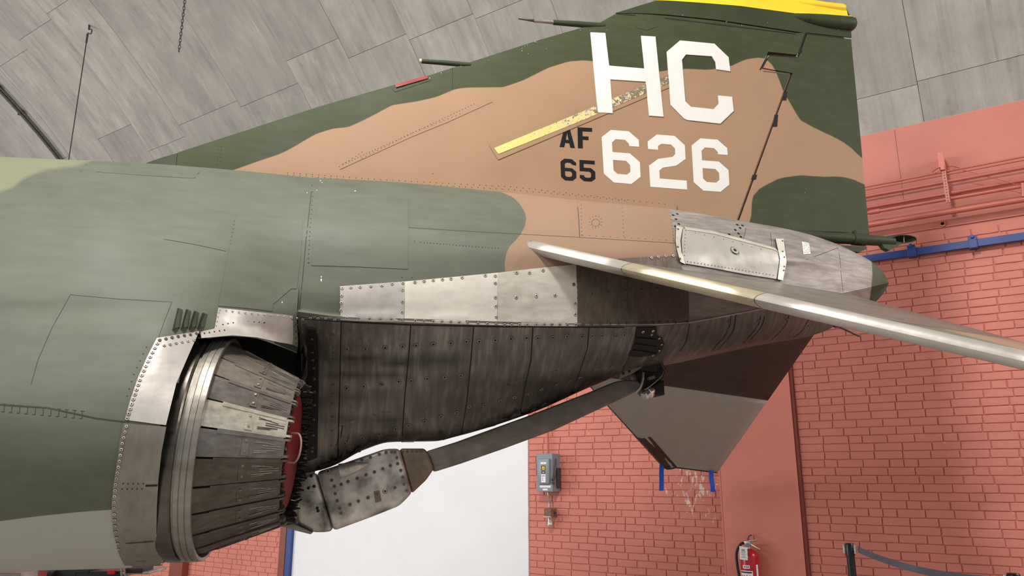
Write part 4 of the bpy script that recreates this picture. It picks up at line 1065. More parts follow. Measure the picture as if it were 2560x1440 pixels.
rivets([(1953, 606), (1953, 632), (1957, 645), (1956, 667), (1955, 677)], SBm, pn, .005, DK, .015)
pn = patch('placard', [(2004, 604), (2022, 608), (2026, 635), (2008, 636)], SBm, M['label'], air, .002, 10)
dots('placard_print', [(2008+4*i+.6*j, 608.5+4.6*j+i*.6) for i in range(4) for j in range(6) if (i*7+j*3) % 4], SBm, pn, .0028, .003)
strip('panel_seam', [[(1867, 557), (1862, 585), (1855, 605)], [(1925, 569), (1928, 600), (1930, 625)], [(2093, 604), (2100, 650), (2104, 700), (2110, 745)]], SBm, M['seam'], air, .003, kind='stuff')
dots('rivet_row', rows([(2105, 650), (2170, 662)], 16)+rows([(2080, 695), (2165, 705)], 18)+rows([(2098, 620), (2108, 735)], 16)+rows([(1885, 604), (1920, 600)], 8)+rows([(1880, 611), (1922, 615)], 9), SBm, air, .0022, .001, M['cream'])
sm = [(1683, 538), (1690, 548), (1697, 560), (1693, 535), (1688, 566), (1843, 562), (1838, 575), (1850, 570), (1856, 564), (1846, 584), (1823, 586), (1832, 592), (1842, 598), (1852, 592), (1813, 590), (1850, 602)]
dots('scorch_marks', sm, SBm, air, .009, .0012, M['char'], n=9)
rivets([(1628, 645), (1645, 643), (1663, 641), (1682, 640)], SBm, air, .008, None, .004)
# ---- fin and rudder: thin tapered plates on the centreline
def f2(px, py): P = onY(px, py, 0.0); return (P[0], P[2])
LEp = [(380, 405), (445, 382), (795, 268), (985, 213), (1070, 190), (1170, 158), (1350, 100), (1500, 57), (1535, 38), (1640, 2), (1664, -6)]
LE3 = np.array([f2(*p) for p in LEp]); oL = np.argsort(LE3[:, 1]); TE3 = np.array([f2(*p) for p in ((2172, 590), (2150, 340), (2128, 95), (2120, 10))]); oT = np.argsort(TE3[:, 1])
def fin_th(a, u):
    le = np.interp(u, LE3[oL, 1], LE3[oL, 0]); te = np.interp(u, TE3[oT, 1], TE3[oT, 0]); x = np.clip((a-le)/(te-le), 0, 1)
    base = 0.075*(1-.5*np.clip((u-3.2)/1.7, 0, 1))
    return np.maximum(base*np.where(x < .4, np.sqrt(np.clip(x/.4, 0, 1)*np.clip(2-x/.4, 0, 1)), np.clip((1-x)/.6, 0, 1)**.9), .004)
def fpoint(px, py, lift=0.0):
    y = -.03
    for k in range(5):
        P = onY(px, py, y); y = -(float(fin_th(P[0], P[2]))+lift)
    return onY(px, py, y)
def plate(name, px, mats, par, step=.05, which=None):
    poly = [f2(*p) for p in px]; pv, tr, border = tri2d([poly], step); th = fin_th(pv[:, 0], pv[:, 1])
    n = len(pv); V = np.vstack([np.column_stack([pv[:, 0], -th, pv[:, 1]]), np.column_stack([pv[:, 0], th, pv[:, 1]])])
    tr = facing_tri(V, tr); F = list(tr)+[(c+n, b+n, a+n) for a, b, c in tr]; es = set()
    for t in tr:
        for i in range(3): es.add((t[i], t[(i+1) % 3]))
    nf = len(F)
    for e in es:
        if (e[1], e[0]) not in es: F.append((e[1]+2*n, e[0]+2*n, e[0]+3*n, e[1]+3*n))
    V = np.vstack([V, V])
    o = mk(name, V, F, mats, par, True, None, camo_attrs(V, which) if which else None)
    for p in o.data.polygons[nf:]: p.use_smooth = False
    return o
FINW = dict(tan=TANF)
fin = plate('tail_fin', [(445, 382), (620, 325), (795, 268), (985, 213), (1070, 190), (1170, 158), (1350, 100), (1500, 57), (1539, 35), (1590, 38), (1661, 45), (1988, 86), (2012, 84), (1990, 140), (1916, 134), (1897, 172), (1900, 177), (1925, 181), (1972, 187), (1840, 553), (1820, 640), (1600, 600), (1400, 560), (1000, 520), (700, 470), (442, 440)], [M['camofin']], air, .045, FINW)
rud = plate('rudder', [(2016, 86), (2110, 97), (2127, 99), (2150, 340), (2172, 586), (2145, 583), (2000, 577), (1960, 574), (1930, 600), (1832, 585), (1844, 553), (1978, 186), (1926, 178), (1904, 174), (1921, 142), (1994, 147)], [M['camofin']], air, .045, FINW)
cap = plate('fin_tip', [(1539, 33), (1640, 2), (1664, -6), (1720, -9), (1900, -9), (2012, 2), (2112, 14), (2124, 40), (2128, 94), (2060, 88), (1990, 83), (1661, 42), (1589, 36)], [M['green']], air, .05)
me = cap.data; me.materials.append(M['yellow'])
CY = [(1640, 3), (1990, 39), (2140, 51), (2140, -60), (1600, -60)]
# split the tip's colour along its true line: refine faces near it
def recolour(o, poly, mi):
    me = o.data; P = project(np.array([tuple(me.vertices[p.vertices[0]].co) if 0 else tuple(p.center) for p in me.polygons])); r = inpoly(P, poly)
    for p, k in zip(me.polygons, r):
        if k: p.material_index = mi
cap2 = plate('yellow_tip_band', [(1640, 2), (1664, -7), (1720, -10), (1900, -10), (2012, 1), (2113, 13), (2120, 48), (1990, 38.5)], [M['yellow']], air, .05)
for v in cap2.data.vertices: v.co.y *= 1.0+.0025/max(abs(v.co.y), .004)
dorsal = plate('dorsal_fairing', [(355, 412), (400, 396), (444, 383), (441, 440), (355, 425)], [M['green']], air, .05)
class FinS:
    def hit(s, px, py, y0=0):
        P = fpoint(px, py); e = .004
        g = np.array([(fin_th(P[0]+e, P[2])-fin_th(P[0]-e, P[2]))/(2*e), 1.0, (fin_th(P[0], P[2]+e)-fin_th(P[0], P[2]-e))/(2*e)]); n = -g/np.linalg.norm(g)
        return P, n
FS = FinS()
strip('panel_seam', [[(850, 424), (1028, 343), (1119, 306), (1231, 255)], ], FS, M['seamtan'], fin, .0035, .0008, 'stuff')
strip('panel_seam', [[(1131, 168), (1131, 225)], [(980, 222), (988, 230), (1078, 201)], [(1589, 68), (1617, 76), (1645, 66)]], FS, M['hole'], fin, .0025, .0008, 'stuff')
strip('cap_seam', [[(1540, 35), (1589, 38)], [(1661, 45), (1800, 62), (1988, 85)]], FS, M['hole'], fin, .008, .001, 'stuff')
strip('notch_gap', [[(1900, 175), (1919, 138), (1992, 143)], [(1994, 142), (2013, 84)], [(2014, 84), (2110, 95)]], FS, M['hole'], fin, .009, .001, 'stuff')
strip('hinge_gap', [[(1908, 178), (1926, 180), (1975, 186.5)], [(1975, 187), (1842, 553)]], FS, M['seamtan'], fin, .007, .001, 'stuff')
for x, y, w_, h_ in ((1961, 240, 10, 22), (1938, 302, 10, 30), (1884, 443, 12, 12), (2000, 127, 8, 12)):
    pn = patch('hinge_fitting', [(x-w_*.2, y-h_/2), (x+w_*.7, y-h_/2), (x+w_*.45, y+h_/2), (x-w_*.55, y+h_/2)], FS, M['hole'], rud, .002, 8)
dots('rivet_row', rows([(858, 410), (1028, 334), (1185, 260)], 46)+rows([(905, 395), (1040, 328), (1150, 285)], 26)+rows([(848, 417), (905, 380)], 8)+rows([(545, 365), (543, 412)], 6)+rows([(553, 366), (551, 412)], 6)+rows([(1555, 31), (1700, 47), (1980, 82)], 34)+[(1082, 434)], FS, fin, .0026, .0012)
flg = patch('fin_root_fillet', [(560, 421), (740, 429), (951, 447), (1088, 455), (1280, 466), (1448, 481), (1666, 508), (1690, 512), (1690, 545), (1448, 530), (1280, 505), (1000, 490), (700, 460), (560, 440)], FS, M['camofin'], air, .012, 24, True, M['camofin'])
V = np.array([tuple(v.co) for v in flg.data.vertices])
for k, v in camo_attrs(V, FINW).items(): a = flg.data.attributes.new(k, 'FLOAT', 'POINT'); a.data.foreach_set('value', np.asarray(v, dtype=np.float32))
dots('rivet_row', rows([(720, 434), (951, 451), (1280, 469), (1660, 512)], 62)+rows([(720, 439), (951, 457), (1280, 476), (1560, 503)], 56), FS, flg, .0026, .0135)
# weathered light strip in its frame, painted characters over it
pn = patch('formation_light', [(1223, 364), (1450, 275), (1672, 186), (1692, 211), (1470, 305), (1245, 400)], FS, M['camofin'], air, .004, 26, True, M['seamtan'])
V = np.array([tuple(v.co) for v in pn.data.vertices])
for k, v in camo_attrs(V, dict(tan=[(0, 0), (2560, 0), (2560, 1440), (0, 1440)])).items(): a = pn.data.attributes.new(k, 'FLOAT', 'POINT'); a.data.foreach_set('value', np.asarray(v, dtype=np.float32))
patch('light_strip', [(1235, 371), (1450, 282), (1670, 189), (1673, 208), (1462, 299), (1246, 386)], FS, M['strip'], pn, .0055, 24, True, M['seamtan'])
def glyph(ch, quad, mat, par, lift=.0072, name='tail_letter'):
    """block characters with cut corners on a unit square, mapped to four pixel corners TL TR BR BL"""
    t = .27; c = .26; ci = .1; w2 = t*.62
    O = [(c, 0), (1-c, 0), (1, c*.62), (1, 1-c*.62), (1-c, 1), (c, 1), (0, 1-c*.62), (0, c*.62)]
    if ch == '6':
        L = [[(c, 0), (1-c, 0), (1, .15), (1, .28), (1-t, .28), (1-t, .24), (1-t-.1, .17), (t+.1, .17), (t, .24), (t, .42), (1-c, .42), (1, .57), (1, .85), (1-c, 1), (c, 1), (0, .85), (0, .15)],
             [(t, .57), (1-t-.1, .57), (1-t, .64), (1-t, .77), (1-t-.1, .83), (t+.1, .83), (t, .77)]]
    elif ch == '2':
        L = [[(c, 0), (1-c, 0), (1, .16), (1, .42), (1-c, .56), (t+.1, .62), (t, .68), (t, .83), (1, .83), (1, 1), (0, 1), (0, .6), (c, .46), (1-t-.08, .40), (1-t, .34), (1-t, .24), (1-t-.1, .17), (t+.1, .17), (t, .22), (t, .29), (0, .29), (0, .15)]]
    elif ch == '5':
        L = [[(0, 0), (1, 0), (1, .17), (t, .17), (t, .36), (1-c, .36), (1, .52), (1, .85), (1-c, 1), (c, 1), (0, .85), (0, .72), (t, .72), (t, .77), (t+.1, .83), (1-t-.1, .83), (1-t, .77), (1-t, .6), (1-t-.1, .53), (0, .53)]]
    elif ch == 'F':
        L = [[(0, 0), (1, 0), (1, .18), (.33, .18), (.33, .42), (.74, .42), (.74, .59), (.33, .59), (.33, 1), (0, 1)]]
    elif ch == 'A':
        L = [[(.33, 0), (.67, 0), (1, 1), (.70, 1), (.635, .78), (.365, .78), (.30, 1), (0, 1)], [(.5, .26), (.41, .62), (.59, .62)]]
    TL, TR, BR, BL = [np.array(q, float) for q in quad]
    return [[tuple((TL*(1-x)+TR*x)*(1-y)+(BL*(1-x)+BR*x)*y) for x, y in lp] for lp in L]
def mark(loops, mat, lift=.0062, name='tail_letter'):
    pv, tr, b = tri2d(loops, 30)
    V = np.array([fpoint(x, y, lift) for x, y in pv]); tr = facing_tri(V, tr); n = len(V); V2 = V+np.array([0, .006, 0]); F = list(tr); es = set()
    for t in tr:
        for i in range(3): es.add((t[i], t[(i+1) % 3]))
    for e in es:
        if (e[1], e[0]) not in es: F.append((e[1], e[0], e[0]+n, e[1]+n))
    return mk(name, np.vstack([V, V2]), F, mat, fin, False)
z2 = lambda L: [(850+x/2.977, y/2.977) for x, y in L]
mark([z2([(1864, 240), (1975, 245), (2003, 488), (2267, 510), (2241, 266), (2348, 272), (2408, 868), (2302, 860), (2276, 607), (2012, 590), (2030, 842), (1920, 835)])], M['white'])
mark([[(1667, 129), (1700, 101), (1786, 109), (1821.6, 143), (1826, 178), (1791, 173), (1789, 155), (1780, 140.4), (1715, 136), (1705, 149.5), (1713.4, 253.6), (1727.5, 267), (1784, 272.8), (1797.4, 258.6), (1795.7, 238.5), (1830.3, 241.9), (1834.4, 277), (1800.8, 309), (1717.5, 299.6), (1710, 295.6), (1677, 262)]], M['white'])
mark(glyph('6', [(1503, 323), (1596, 330), (1602.5, 462), (1511, 454)], 0, 0), M['white'], .0015)
mark(glyph('2', [(1618, 334), (1711, 342), (1718, 474), (1626, 467)], 0, 0), M['white'], .0015)
mark(glyph('6', [(1728, 344), (1817, 351), (1824.5, 481), (1735.5, 475)], 0, 0), M['white'], .0015)
mark(glyph('A', [(1399, 317.5), (1436, 319.5), (1437.5, 370), (1399, 367)], 0, 0), M['black'], .0015)
mark(glyph('F', [(1444, 318), (1480, 320), (1481.5, 372), (1445, 370)], 0, 0), M['black'], .0015)
mark(glyph('6', [(1401, 395.5), (1440, 399), (1441, 452.5), (1403, 450)], 0, 0), M['black'], .0015)
mark(glyph('5', [(1448.5, 399.5), (1486.5, 402), (1489, 454.5), (1450, 452)], 0, 0), M['black'], .0015)
# paint chips on the fin edge
V = []; F = []
for x, y, r in ((1305, 121, 2), (1312, 116, 2), (1318, 113, 2), (1305, 127, 3), (1338, 105, 3), (1343, 107, 2), (1378, 102, 2), (1450, 76, 2.5), (1475, 77, 2), (1221, 151, 2), (1366, 122, 2), (1320, 135, 2), (1074, 196, 4), (1103, 183, 3), (1152, 166, 2), (1517, 75, 2), (1706, 38, 2.5), (1817, 54, 2), (1815, 55, 2.5), (1854, 63, 3), (1919, 57, 2), (2028, 56, 3), (2096, 75, 3), (1780, 215, 2), (1923, 194, 2), (2012, 482, 2)):
    P, n = FS.hit(x, y); rr = random.Random(x); k = len(V); V += [P+n*.002+r*.0011*np.array([cos(t)*.7, 0, sin(t)*1.5])*rr.uniform(.5, 1) for t in np.linspace(0, 2*pi, 7)[:-1]]; F.append(tuple(range(k, k+6)))
tag(mk('paint_chips', V, F, M['white'], fin, False), kind='stuff')
# red navigation light, stub antenna, pitot probe
patch('red_navigation_light', [(988, 213), (1066, 190), (1070, 197), (990, 220)], FS, M['red'], air, .006, 14)
mb = MB(); A_, B_, C_ = onY(1052, 153, 0), onY(1110, 157, 0), onY(1176, 163, 0); mb.tube([A_, B_, C_], [.014, .016, .017], 12); st = auto_smooth(mb.build('stub_antenna', M['green'], air))
mb = MB(); mb.tube([onY(1048.5, 152.7, 0), onY(1054, 153.2, 0)], .0142, 12); mb.build('antenna_cap', M['cream'], st)
mb = MB(); mb.tube([onY(1383, 56, 0), onY(1440, 60, 0), onY(1510, 66, 0)], [.017, .020, .022], 12); pm = auto_smooth(mb.build('pitot_mount', M['green'], air))
mb = MB(); mb.tube([onY(1335, 51.5, 0), onY(1384, 56, 0)], .0125, 12); auto_smooth(mb.build('pitot_sleeve', M['galv'], pm))
mb = MB(); mb.tube([onY(1296, 47, 0), onY(1318, 50, 0), onY(1336, 51.6, 0)], [.004, .006, .011], 10); auto_smooth(mb.build('pitot_tip', M['steel'], pm))
# warning antenna lobe and yellow rod on the fin tip
def blob(name, pts, mats, par, n=20, split=None, squash=1.0):
    P = [np.array(onY(x, y, -.0)) for x, y, r in pts]; mb = MB(); rr = [r for *_, r in pts]; V = []; F = []; mi = []
    for i, p in enumerate(P):
        d = P[min(i+1, len(P)-1)]-P[max(i-1, 0)]; d /= np.linalg.norm(d); up = np.cross(d, [0, -1., 0]); up /= np.linalg.norm(up)
        if up[2] < 0: up = -up
        for j in range(n): V.append(p+rr[i]*(up*cos(2*pi*j/n)+np.array([0, squash, 0])*sin(2*pi*j/n)))
    for i in range(len(P)-1):
        for j in range(n):
            F.append((i*n+j, i*n+(j+1) % n, (i+1)*n+(j+1) % n, (i+1)*n+j)); mi.append(1 if split and (j < n*split or j >= n*(1-split)) else 0)
    F.append(tuple((len(P)-1)*n+j for j in range(n))); mi.append(0)
    return mk(name, V, F, mats, par, True, mi)
lob = blob('warning_antenna', [(1968, 38, .006), (1985, 42, .026), (2015, 48, .042), (2050, 53, .052), (2095, 58, .056), (2120, 60, .056), (2130, 61, .05), (2135, 62, .036), (2138, 62, .012)], [M['green'], M['yellow']], air, 24, .2, 1.1)
strip('panel_seam', [[(2104, 36), (2107, 60), (2104, 82)]], Surf([lob]), M['hole'], lob, .004, .001)
blob('yellow_tip_rod', [(1900, -4, .012), (1935, 1, .022), (2000, 8, .026), (2060, 14, .027), (2105, 19, .027), (2112, 20, .022), (2114, 20, .008)], [M['yellow'], M['yellow']], air, 16)
# fuel dump pipe under the rudder
mb = MB(); P = [onY(x, y, 0) for x, y in ((1960, 585), (2050, 592), (2150, 599), (2232, 604))]
mb.tube(P, [.036, .037, .037, .034], 18, cap=False); dp = auto_smooth(mb.build('fuel_dump_pipe', M['green'], air), 50)
mb = MB(); mb.tube([onY(2132, 598, 0), onY(2162, 600, 0)], .042, 18); auto_smooth(mb.build('collar', M['green'], dp))
mb = MB(); a, b = onY(2128, 574, 0), onY(2160, 602, 0); mb.box((onY(2146, 588, 0)), np.array([.034, 0, -.002]), np.array([0, .018, 0]), np.array([0, 0, .03]), bev=.008); mb.build('hanger', M['green'], dp)
n = 24; V = []
c0 = onY(2214, 603, 0)
for i in range(n):                                     # pipe end, then the scarfed lip that opens towards the near side, then the bore
    a = 2*pi*i/n; V.append(c0+np.array([0, .034*sin(a), .034*cos(a)]))
def ov(kx, kz, y):
    out = []
    for i in range(n):
        a = 2*pi*i/n                                   # 0 = top, pi/2 = far side of the pipe -> rear end of the oval
        out.append(onY(2261+31*kx*sin(a), 597-10.5*kz*cos(a), y-.012*cos(a)))
    return out
V += ov(1, 1, -.030)+ov(.93, .84, -.031)+[p+np.array([-.03, .055, .0]) for p in ov(.75, .7, -.03)]
F = [(k*n+i, k*n+(i+1) % n, (k+1)*n+(i+1) % n, (k+1)*n+i) for k in range(2) for i in range(n)]
mi = [0]*len(F)
F2 = [(2*n+i, 2*n+(i+1) % n, 3*n+(i+1) % n, 3*n+i) for i in range(n)]+[tuple(range(3*n, 4*n))]
mk('scarfed_outlet', V, F+F2, [M['green'], M['hole']], dp, True, mi+[1]*len(F2))
mb = MB(); mb.tube([onY(2259, 588, -.026), onY(2260, 606, -.026)], .0035, 6); mb.build('outlet_vane', M['galv'], dp)
mb = MB(); mb.prism([onY(2090, 612, -.03), onY(2165, 616, -.03), onY(2168, 622, -.03), onY(2150, 630, -.03), onY(2100, 626, -.03)], (0, .06, 0)); mb.build('pipe_fairing', M['green'], dp)
mb = MB(); mb.prism([onY(2205, 610, -.02), onY(2262, 606, -.02), onY(2224, 626, -.02), onY(2212, 620, -.02)], (0, .04, 0)); mb.build('outlet_fairing', M['green'], dp)

# ---- exhaust nozzle
CN = np.array([0.03, -.62, 1.783]); ca = radians(3.6); AX = np.array([cos(ca), 0, -sin(ca)]); E1_ = np.array([0, -1., 0]); E2_ = np.array([sin(ca), 0, cos(ca)])
mb = MB(); mb.lathe([(-.62, .42), (-.3, .46), (-.16, .485), (-.12, .50)], CN, AX, E1_, E2_, 72); nz = mb.build('inner_duct', M['dark'], air, True)
mb = MB(); mb.lathe([(-.165, .49), (-.16, .508), (-.13, .514), (-.085, .512), (-.078, .506), (-.078, .49)], CN, AX, E1_, E2_, 96); auto_smooth(mb.build('nozzle_collar', M['collar'], air), 25)
mb = MB(); mb.lathe([(-.078, .494), (-.068, .492), (-.066, .506), (-.048, .508), (-.047, .504), (-.043, .504), (-.042, .507), (-.024, .506), (-.023, .502), (-.019, .502), (-.018, .505), (0, .503), (.002, .500), (.002, .486), (-.03, .478)], CN, AX, E1_, E2_, 120); auto_smooth(mb.build('nozzle_ring', M['ring'], air), 20)
NP = 24; dth = 2*pi/NP
def PT(x, r, th): return CN+AX*x+r*(E1_*cos(th)+E2_*sin(th))
def rad(x): return .470+(.332-.470)*(x/.325)-.0*x
def petal_mesh(kind):
    mb = MB(); tl = [-.5, -.46, -.2, .2, .47, .5]
    xs = [-.015, .06, .155, .175, .205, .26, .322]
    V = []; F = []
    def R(x, f):
        r = rad(x)
        return r*cos(dth/2*.0)
    for x in xs:
        for f in (-.465, -.40, 0, .40, .465):
            up = .0035 if abs(f) > .45 else 0.0
            V.append(PT(x, rad(x)*1.0-.004*(1-(f/.5)**2)*0+.004*(f > .39)*(x > .05), dth*f))
    n = 5
    for i in range(len(xs)-1):
        for j in range(n-1): F.append((i*n+j, i*n+j+1, (i+1)*n+j+1, (i+1)*n+j))
    mb.add(V, F)
    # side lips and thickness
    for f in (-.465, .465):
        a = [PT(x, rad(x), dth*f) for x in xs]; b = [PT(x, rad(x)-.022, dth*f*.99) for x in xs]
        mb.add(a+b, [(i, i+1, len(xs)+i+1, len(xs)+i) for i in range(len(xs)-1)])
    x = xs[-1]; mb.add([PT(x, rad(x), -dth*.465), PT(x, rad(x), dth*.465), PT(x, rad(x)-.02, dth*.465), PT(x, rad(x)-.02, -dth*.465)], [(0, 1, 2, 3)])
    return mb
PSET = 'abcdadbbaddbacbdabdcabdb'
# the petals that show (theta from port horizontal, upwards positive)
vis = {8: 'a', 7: 'a', 6: 'a', 5: 'a', 4: 'a', 3: 'a', 2: 'b', 1: 'c', 0: 'b', 23: 'd', 22: 'd', 21: 'd', 20: 'd', 19: 'd', 18: 'd'}
MBp = {}; subm = {}
def sub_boxes(items):
    mb = MB()
    for x0, f0, x1, f1, wd, h in items:
        p, q = PT(x0, rad(x0)+h, dth*f0), PT(x1, rad(x1)+h, dth*f1); mb.tube([p, q], wd, 5)
    return mb
band = MB()
for x0, x1 in ((.158, .186),):
    band.add([PT(x, rad(x)+h, dth*f) for f in (-.36, .36) for x, h in ((x0, .001), (x0, .0045), (x1, .0045), (x1, .001))], [(0, 1, 5, 4), (1, 2, 6, 5), (2, 3, 7, 6), (0, 3, 2, 1), (4, 5, 6, 7)])
bolts = []
for f in (-.2, .22): bolts.append(MB().tube([PT(.172, rad(.172)+.003, dth*f), PT(.172, rad(.172)+.0075, dth*f)], .0055, 8))
ribs = sub_boxes([(.205, -.24, .255, -.19, .0016, .002), (.205, -.17, .285, -.24+.12, .0016, .002), (.205, .17, .255, .20, .0016, .002), (.205, .24, .285, .13, .0016, .002), (.235, -.03, .31, -.04, .0018, .001), (.235, .06, .31, .07, .0018, .001)])
flange = MB(); flange.add([PT(x, rad(x)+h, dth*f) for x in (.06, .315) for f, h in ((.36, .001), (.36, .0065), (.515, .0065), (.515, .000))], [(0, 1, 5, 4), (1, 2, 6, 5), (2, 3, 7, 6), (0, 3, 2, 1), (4, 5, 6, 7)])
lugs = []
for f in (-.40, .40): lugs.append(MB().prism([PT(.318, rad(.318)+.004, dth*f-.008), PT(.338, rad(.338)+.005, dth*f-.006), PT(.345, rad(.34)-.006, dth*f), PT(.336, rad(.338)-.02, dth*f+.002), PT(.318, rad(.318)-.02, dth*f)], (PT(.33, .33, dth*f+.03)-PT(.33, .33, dth*f))))
meshes = {}
def cp(name, mbx, mats, key, parent, k, smooth=False):
    """copy of a petal piece turned about the nozzle axis, sharing its mesh"""
    if key not in meshes:
        o = mbx.build(name, mats, None, smooth); auto_smooth(o, 30); meshes[key] = o.data; bpy.data.objects.remove(o)
    o = bpy.data.objects.new(name, meshes[key]); COL.objects.link(o); o.parent = parent
    o.matrix_parent_inverse = parent_inv(parent)
    Rm = Matrix.Translation(Vector(CN)) @ Matrix.Rotation(-dth*k, 4, Vector(AX)) @ Matrix.Translation(-Vector(CN))
    o.matrix_basis = Rm
    return o
pm_ = petal_mesh(0)
# sign of the turn: theta grows from port towards up
test = Matrix.Rotation(-dth, 3, Vector(AX)) @ Vector(E1_)
SG = 1 if (test-Vector(E1_*cos(dth)+E2_*sin(dth))).length < 1e-3 else -1
for k in range(NP):
    kk = vis.get(k, 'd'); mt = M['petal_'+kk]
    p = cp('exhaust_petal', pm_, mt, 'petal'+kk, air, k*SG)
    near = k in vis
    for nm, mbx, mt2, tg_ in (('joint_band', band, mt, 0), ('side_flange', flange, mt, 0), ('stiffening_ribs', ribs, M['ring'] if kk != 'c' else M['petal_d'], 0), ('band_bolt', bolts[0], M['rivetdark'], 0), ('band_bolt', bolts[1], M['rivetdark'], 1), ('hinge_lug', lugs[0], mt, 0), ('hinge_lug', lugs[1], mt, 1)):
        if not near and nm != 'hinge_lug': continue
        o = cp(nm, mbx, mt2, nm+kk+mt2.name+str(tg_), p, k*SG)
        if nm == 'stiffening_ribs': o['kind'] = 'stuff'
# charred inner seals with ragged ends
mb = MB(); rs = random.Random(5)
for j in range(110):
    th = 2*pi*j/110+rs.uniform(-.01, .01); L = rs.uniform(.014, .034)*(1 if cos(th) < .12 else .25); r0 = (.308 if cos(th) < .12 else .316)+rs.uniform(-.012, .008); w_ = rs.uniform(.008, .016)
    mb.tube([PT(.30, r0-.006, th), PT(.325+.02*(cos(th) < .12), r0, th+rs.uniform(-.02, .02)), PT(.325+.02*(cos(th) < .12)+L, r0+rs.uniform(-.012, .012), th+rs.uniform(-.03, .03))], [w_*.6, w_*.7, w_*.3], 5)
tag(mb.build('charred_seals', M['char'], air), kind='stuff')
mb = MB(); mb.lathe([(.15, .0), (.326, .0), (.328, .20), (.328, .25), (.322, .262), (.15, .262)], CN, AX, E1_, E2_, 48); plug = auto_smooth(mb.build('exhaust_plug', M['redcover'], air))
mb = MB(); mb.lathe([(.15, .262), (.315, .262), (.318, .318), (.15, .318)], CN, AX, E1_, E2_, 48); mb.build('plug_gasket', M['char'], plug)
mb = MB(); hp_ = [PT(.328, .22, radians(-14)), PT(.362, .222, radians(-13)), PT(.378, .226, radians(-4)), PT(.378, .226, radians(10)), PT(.362, .222, radians(19)), PT(.328, .22, radians(20))]
mb.tube(curve(hp_, 6), .0045, 8); auto_smooth(mb.build('plug_handle', M.setdefault('handle', plain('plug_handle_metal', (170, 140, 124), .5)), plug))
# starboard nozzle behind the keel: plain ring of the same engine pair
CN2 = CN*np.array([1, -1, 1]); mb = MB(); mb.lathe([(-.5, .545), (-.1, .54), (0, .50), (.02, .46), (.325, .33)], CN2, AX, E1_, E2_, 48); mb.build('far_nozzle', M['petal_d'], air, True)

# ---- arrestor hook and its fairing under the centreline
def slab(name, px, y0, y1, mat, par, bev=.0):
    bm = bmesh.new(); A_ = [bm.verts.new(onY(x, y, y0)) for x, y in px]; f = bm.faces.new(A_)
    r = bmesh.ops.extrude_face_region(bm, geom=[f]); vv = [g for g in r['geom'] if isinstance(g, bmesh.types.BMVert)]
    for v in vv: v.co.y += (y1-y0)
    bmesh.ops.recalc_face_normals(bm, faces=bm.faces[:])
    if bev: bmesh.ops.bevel(bm, geom=[e for e in bm.edges], offset=bev, segments=3, affect='EDGES', profile=.5, clamp_overlap=True)
    me = bpy.data.meshes.new(name); bm.to_mesh(me); bm.free(); me.materials.append(mat); o = bpy.data.objects.new(name, me); link(o); o.parent = par; o.matrix_parent_inverse = parent_inv(par)
    return auto_smooth(o, 40)
hk = slab('arrestor_hook_arm', [(1066, 1128), (1140, 1105), (1322, 1039), (1487, 975), (1535, 955), (1560, 949), (1597, 951), (1604, 962), (1588, 981), (1518, 1014), (1384, 1076), (1262, 1121), (1150, 1160), (1086, 1180)], -.075, .03, M['bar'], air, .012)
f1 = slab('hook_fairing_front', [(746, 1195), (789, 1181), (832, 1327), (815, 1331), (781, 1331), (744, 1311), (743, 1255)], -.13, .06, M['fairing'], air, .022)
f2_ = slab('hook_fairing', [(791, 1180), (847, 1162), (962, 1122), (1000, 1121), (1031, 1232), (999, 1265), (923, 1295), (833, 1328)], -.135, .06, M['fairing'], air, .022)
f3 = slab('hook_fairing_rear', [(1000, 1121), (1061, 1121), (1071, 1132), (1085, 1172), (1066, 1200), (1030, 1234)], -.11, .05, M['fairing_tan'], air, .014)
SHF = Surf([f1, f2_, f3])
rivets([(820, 1178), (823, 1178)][:1], SHF, f2_, .014, M['galv'], .001, y0=-.12)
rivets([(807, 1179), (829, 1201), (836, 1216), (838, 1234), (843, 1252), (849, 1270), (852, 1282), (853, 1211), (870, 1204), (893, 1196), (915, 1187), (936, 1180), (957, 1172), (976, 1164), (860, 1164), (882, 1156), (904, 1149), (926, 1143), (948, 1136), (965, 1131), (979, 1130), (987, 1130), (992, 1144), (994, 1159), (1002, 1176), (1007, 1193), (1010, 1210), (1017, 1226), (987, 1219), (920, 1244), (896, 1253), (875, 1261)], SHF, f2_, .0085, DK, .001, y0=-.12)
rivets([(963, 1228)], SHF, f2_, .0125, M['galv'], .001, y0=-.12)
rivets([(764, 1195), (778, 1190), (771, 1220), (785, 1216), (793, 1270), (795, 1277)], SHF, f1, .0075, M['hole'], .001, y0=-.12)
rivets([(1007, 1129), (1018, 1128), (1030, 1128), (1042, 1128), (1053, 1128)], SHF, f3, .0075, DK, .001, y0=-.12)
patch('data_plate', [(934, 1229), (949, 1226), (954, 1252), (939, 1257)], SHF, M['fairing_tan'], f2_, .004, 8, y0=-.12); rivets([(942, 1236)], SHF, f2_, .007, DK, .004, y0=-.12)
mb = MB(); mb.tube([onY(850, 1178, -.145), onY(885, 1169, -.15), onY(920, 1160, -.135)], [.040, .030, .010], 16, cap=False); auto_smooth(mb.build('air_scoop', M['fairing'], f2_))
mb = MB(); mb.tube([onY(852, 1178, -.146), onY(880, 1171, -.148)], [.034, .022], 16, cap=True); mb.build('scoop_mouth', M['hole'], f2_)
slab('hook_door_flange', [(700, 1315), (734, 1309), (781, 1331), (777, 1336), (740, 1327)], -.16, .1, M['shroud'], air, .003)
cp1 = slab('keel_plate', [(726, 1188), (749, 1190), (746, 1250), (746, 1303), (735, 1309), (700, 1314), (712, 1270)], -.10, -.08, M['cream'], air, .004)
pl_ = slab('riveted_plate', [(714, 1273), (734, 1272), (732, 1308), (702, 1312)], -.125, -.101, M['silver3'], cp1, .003)
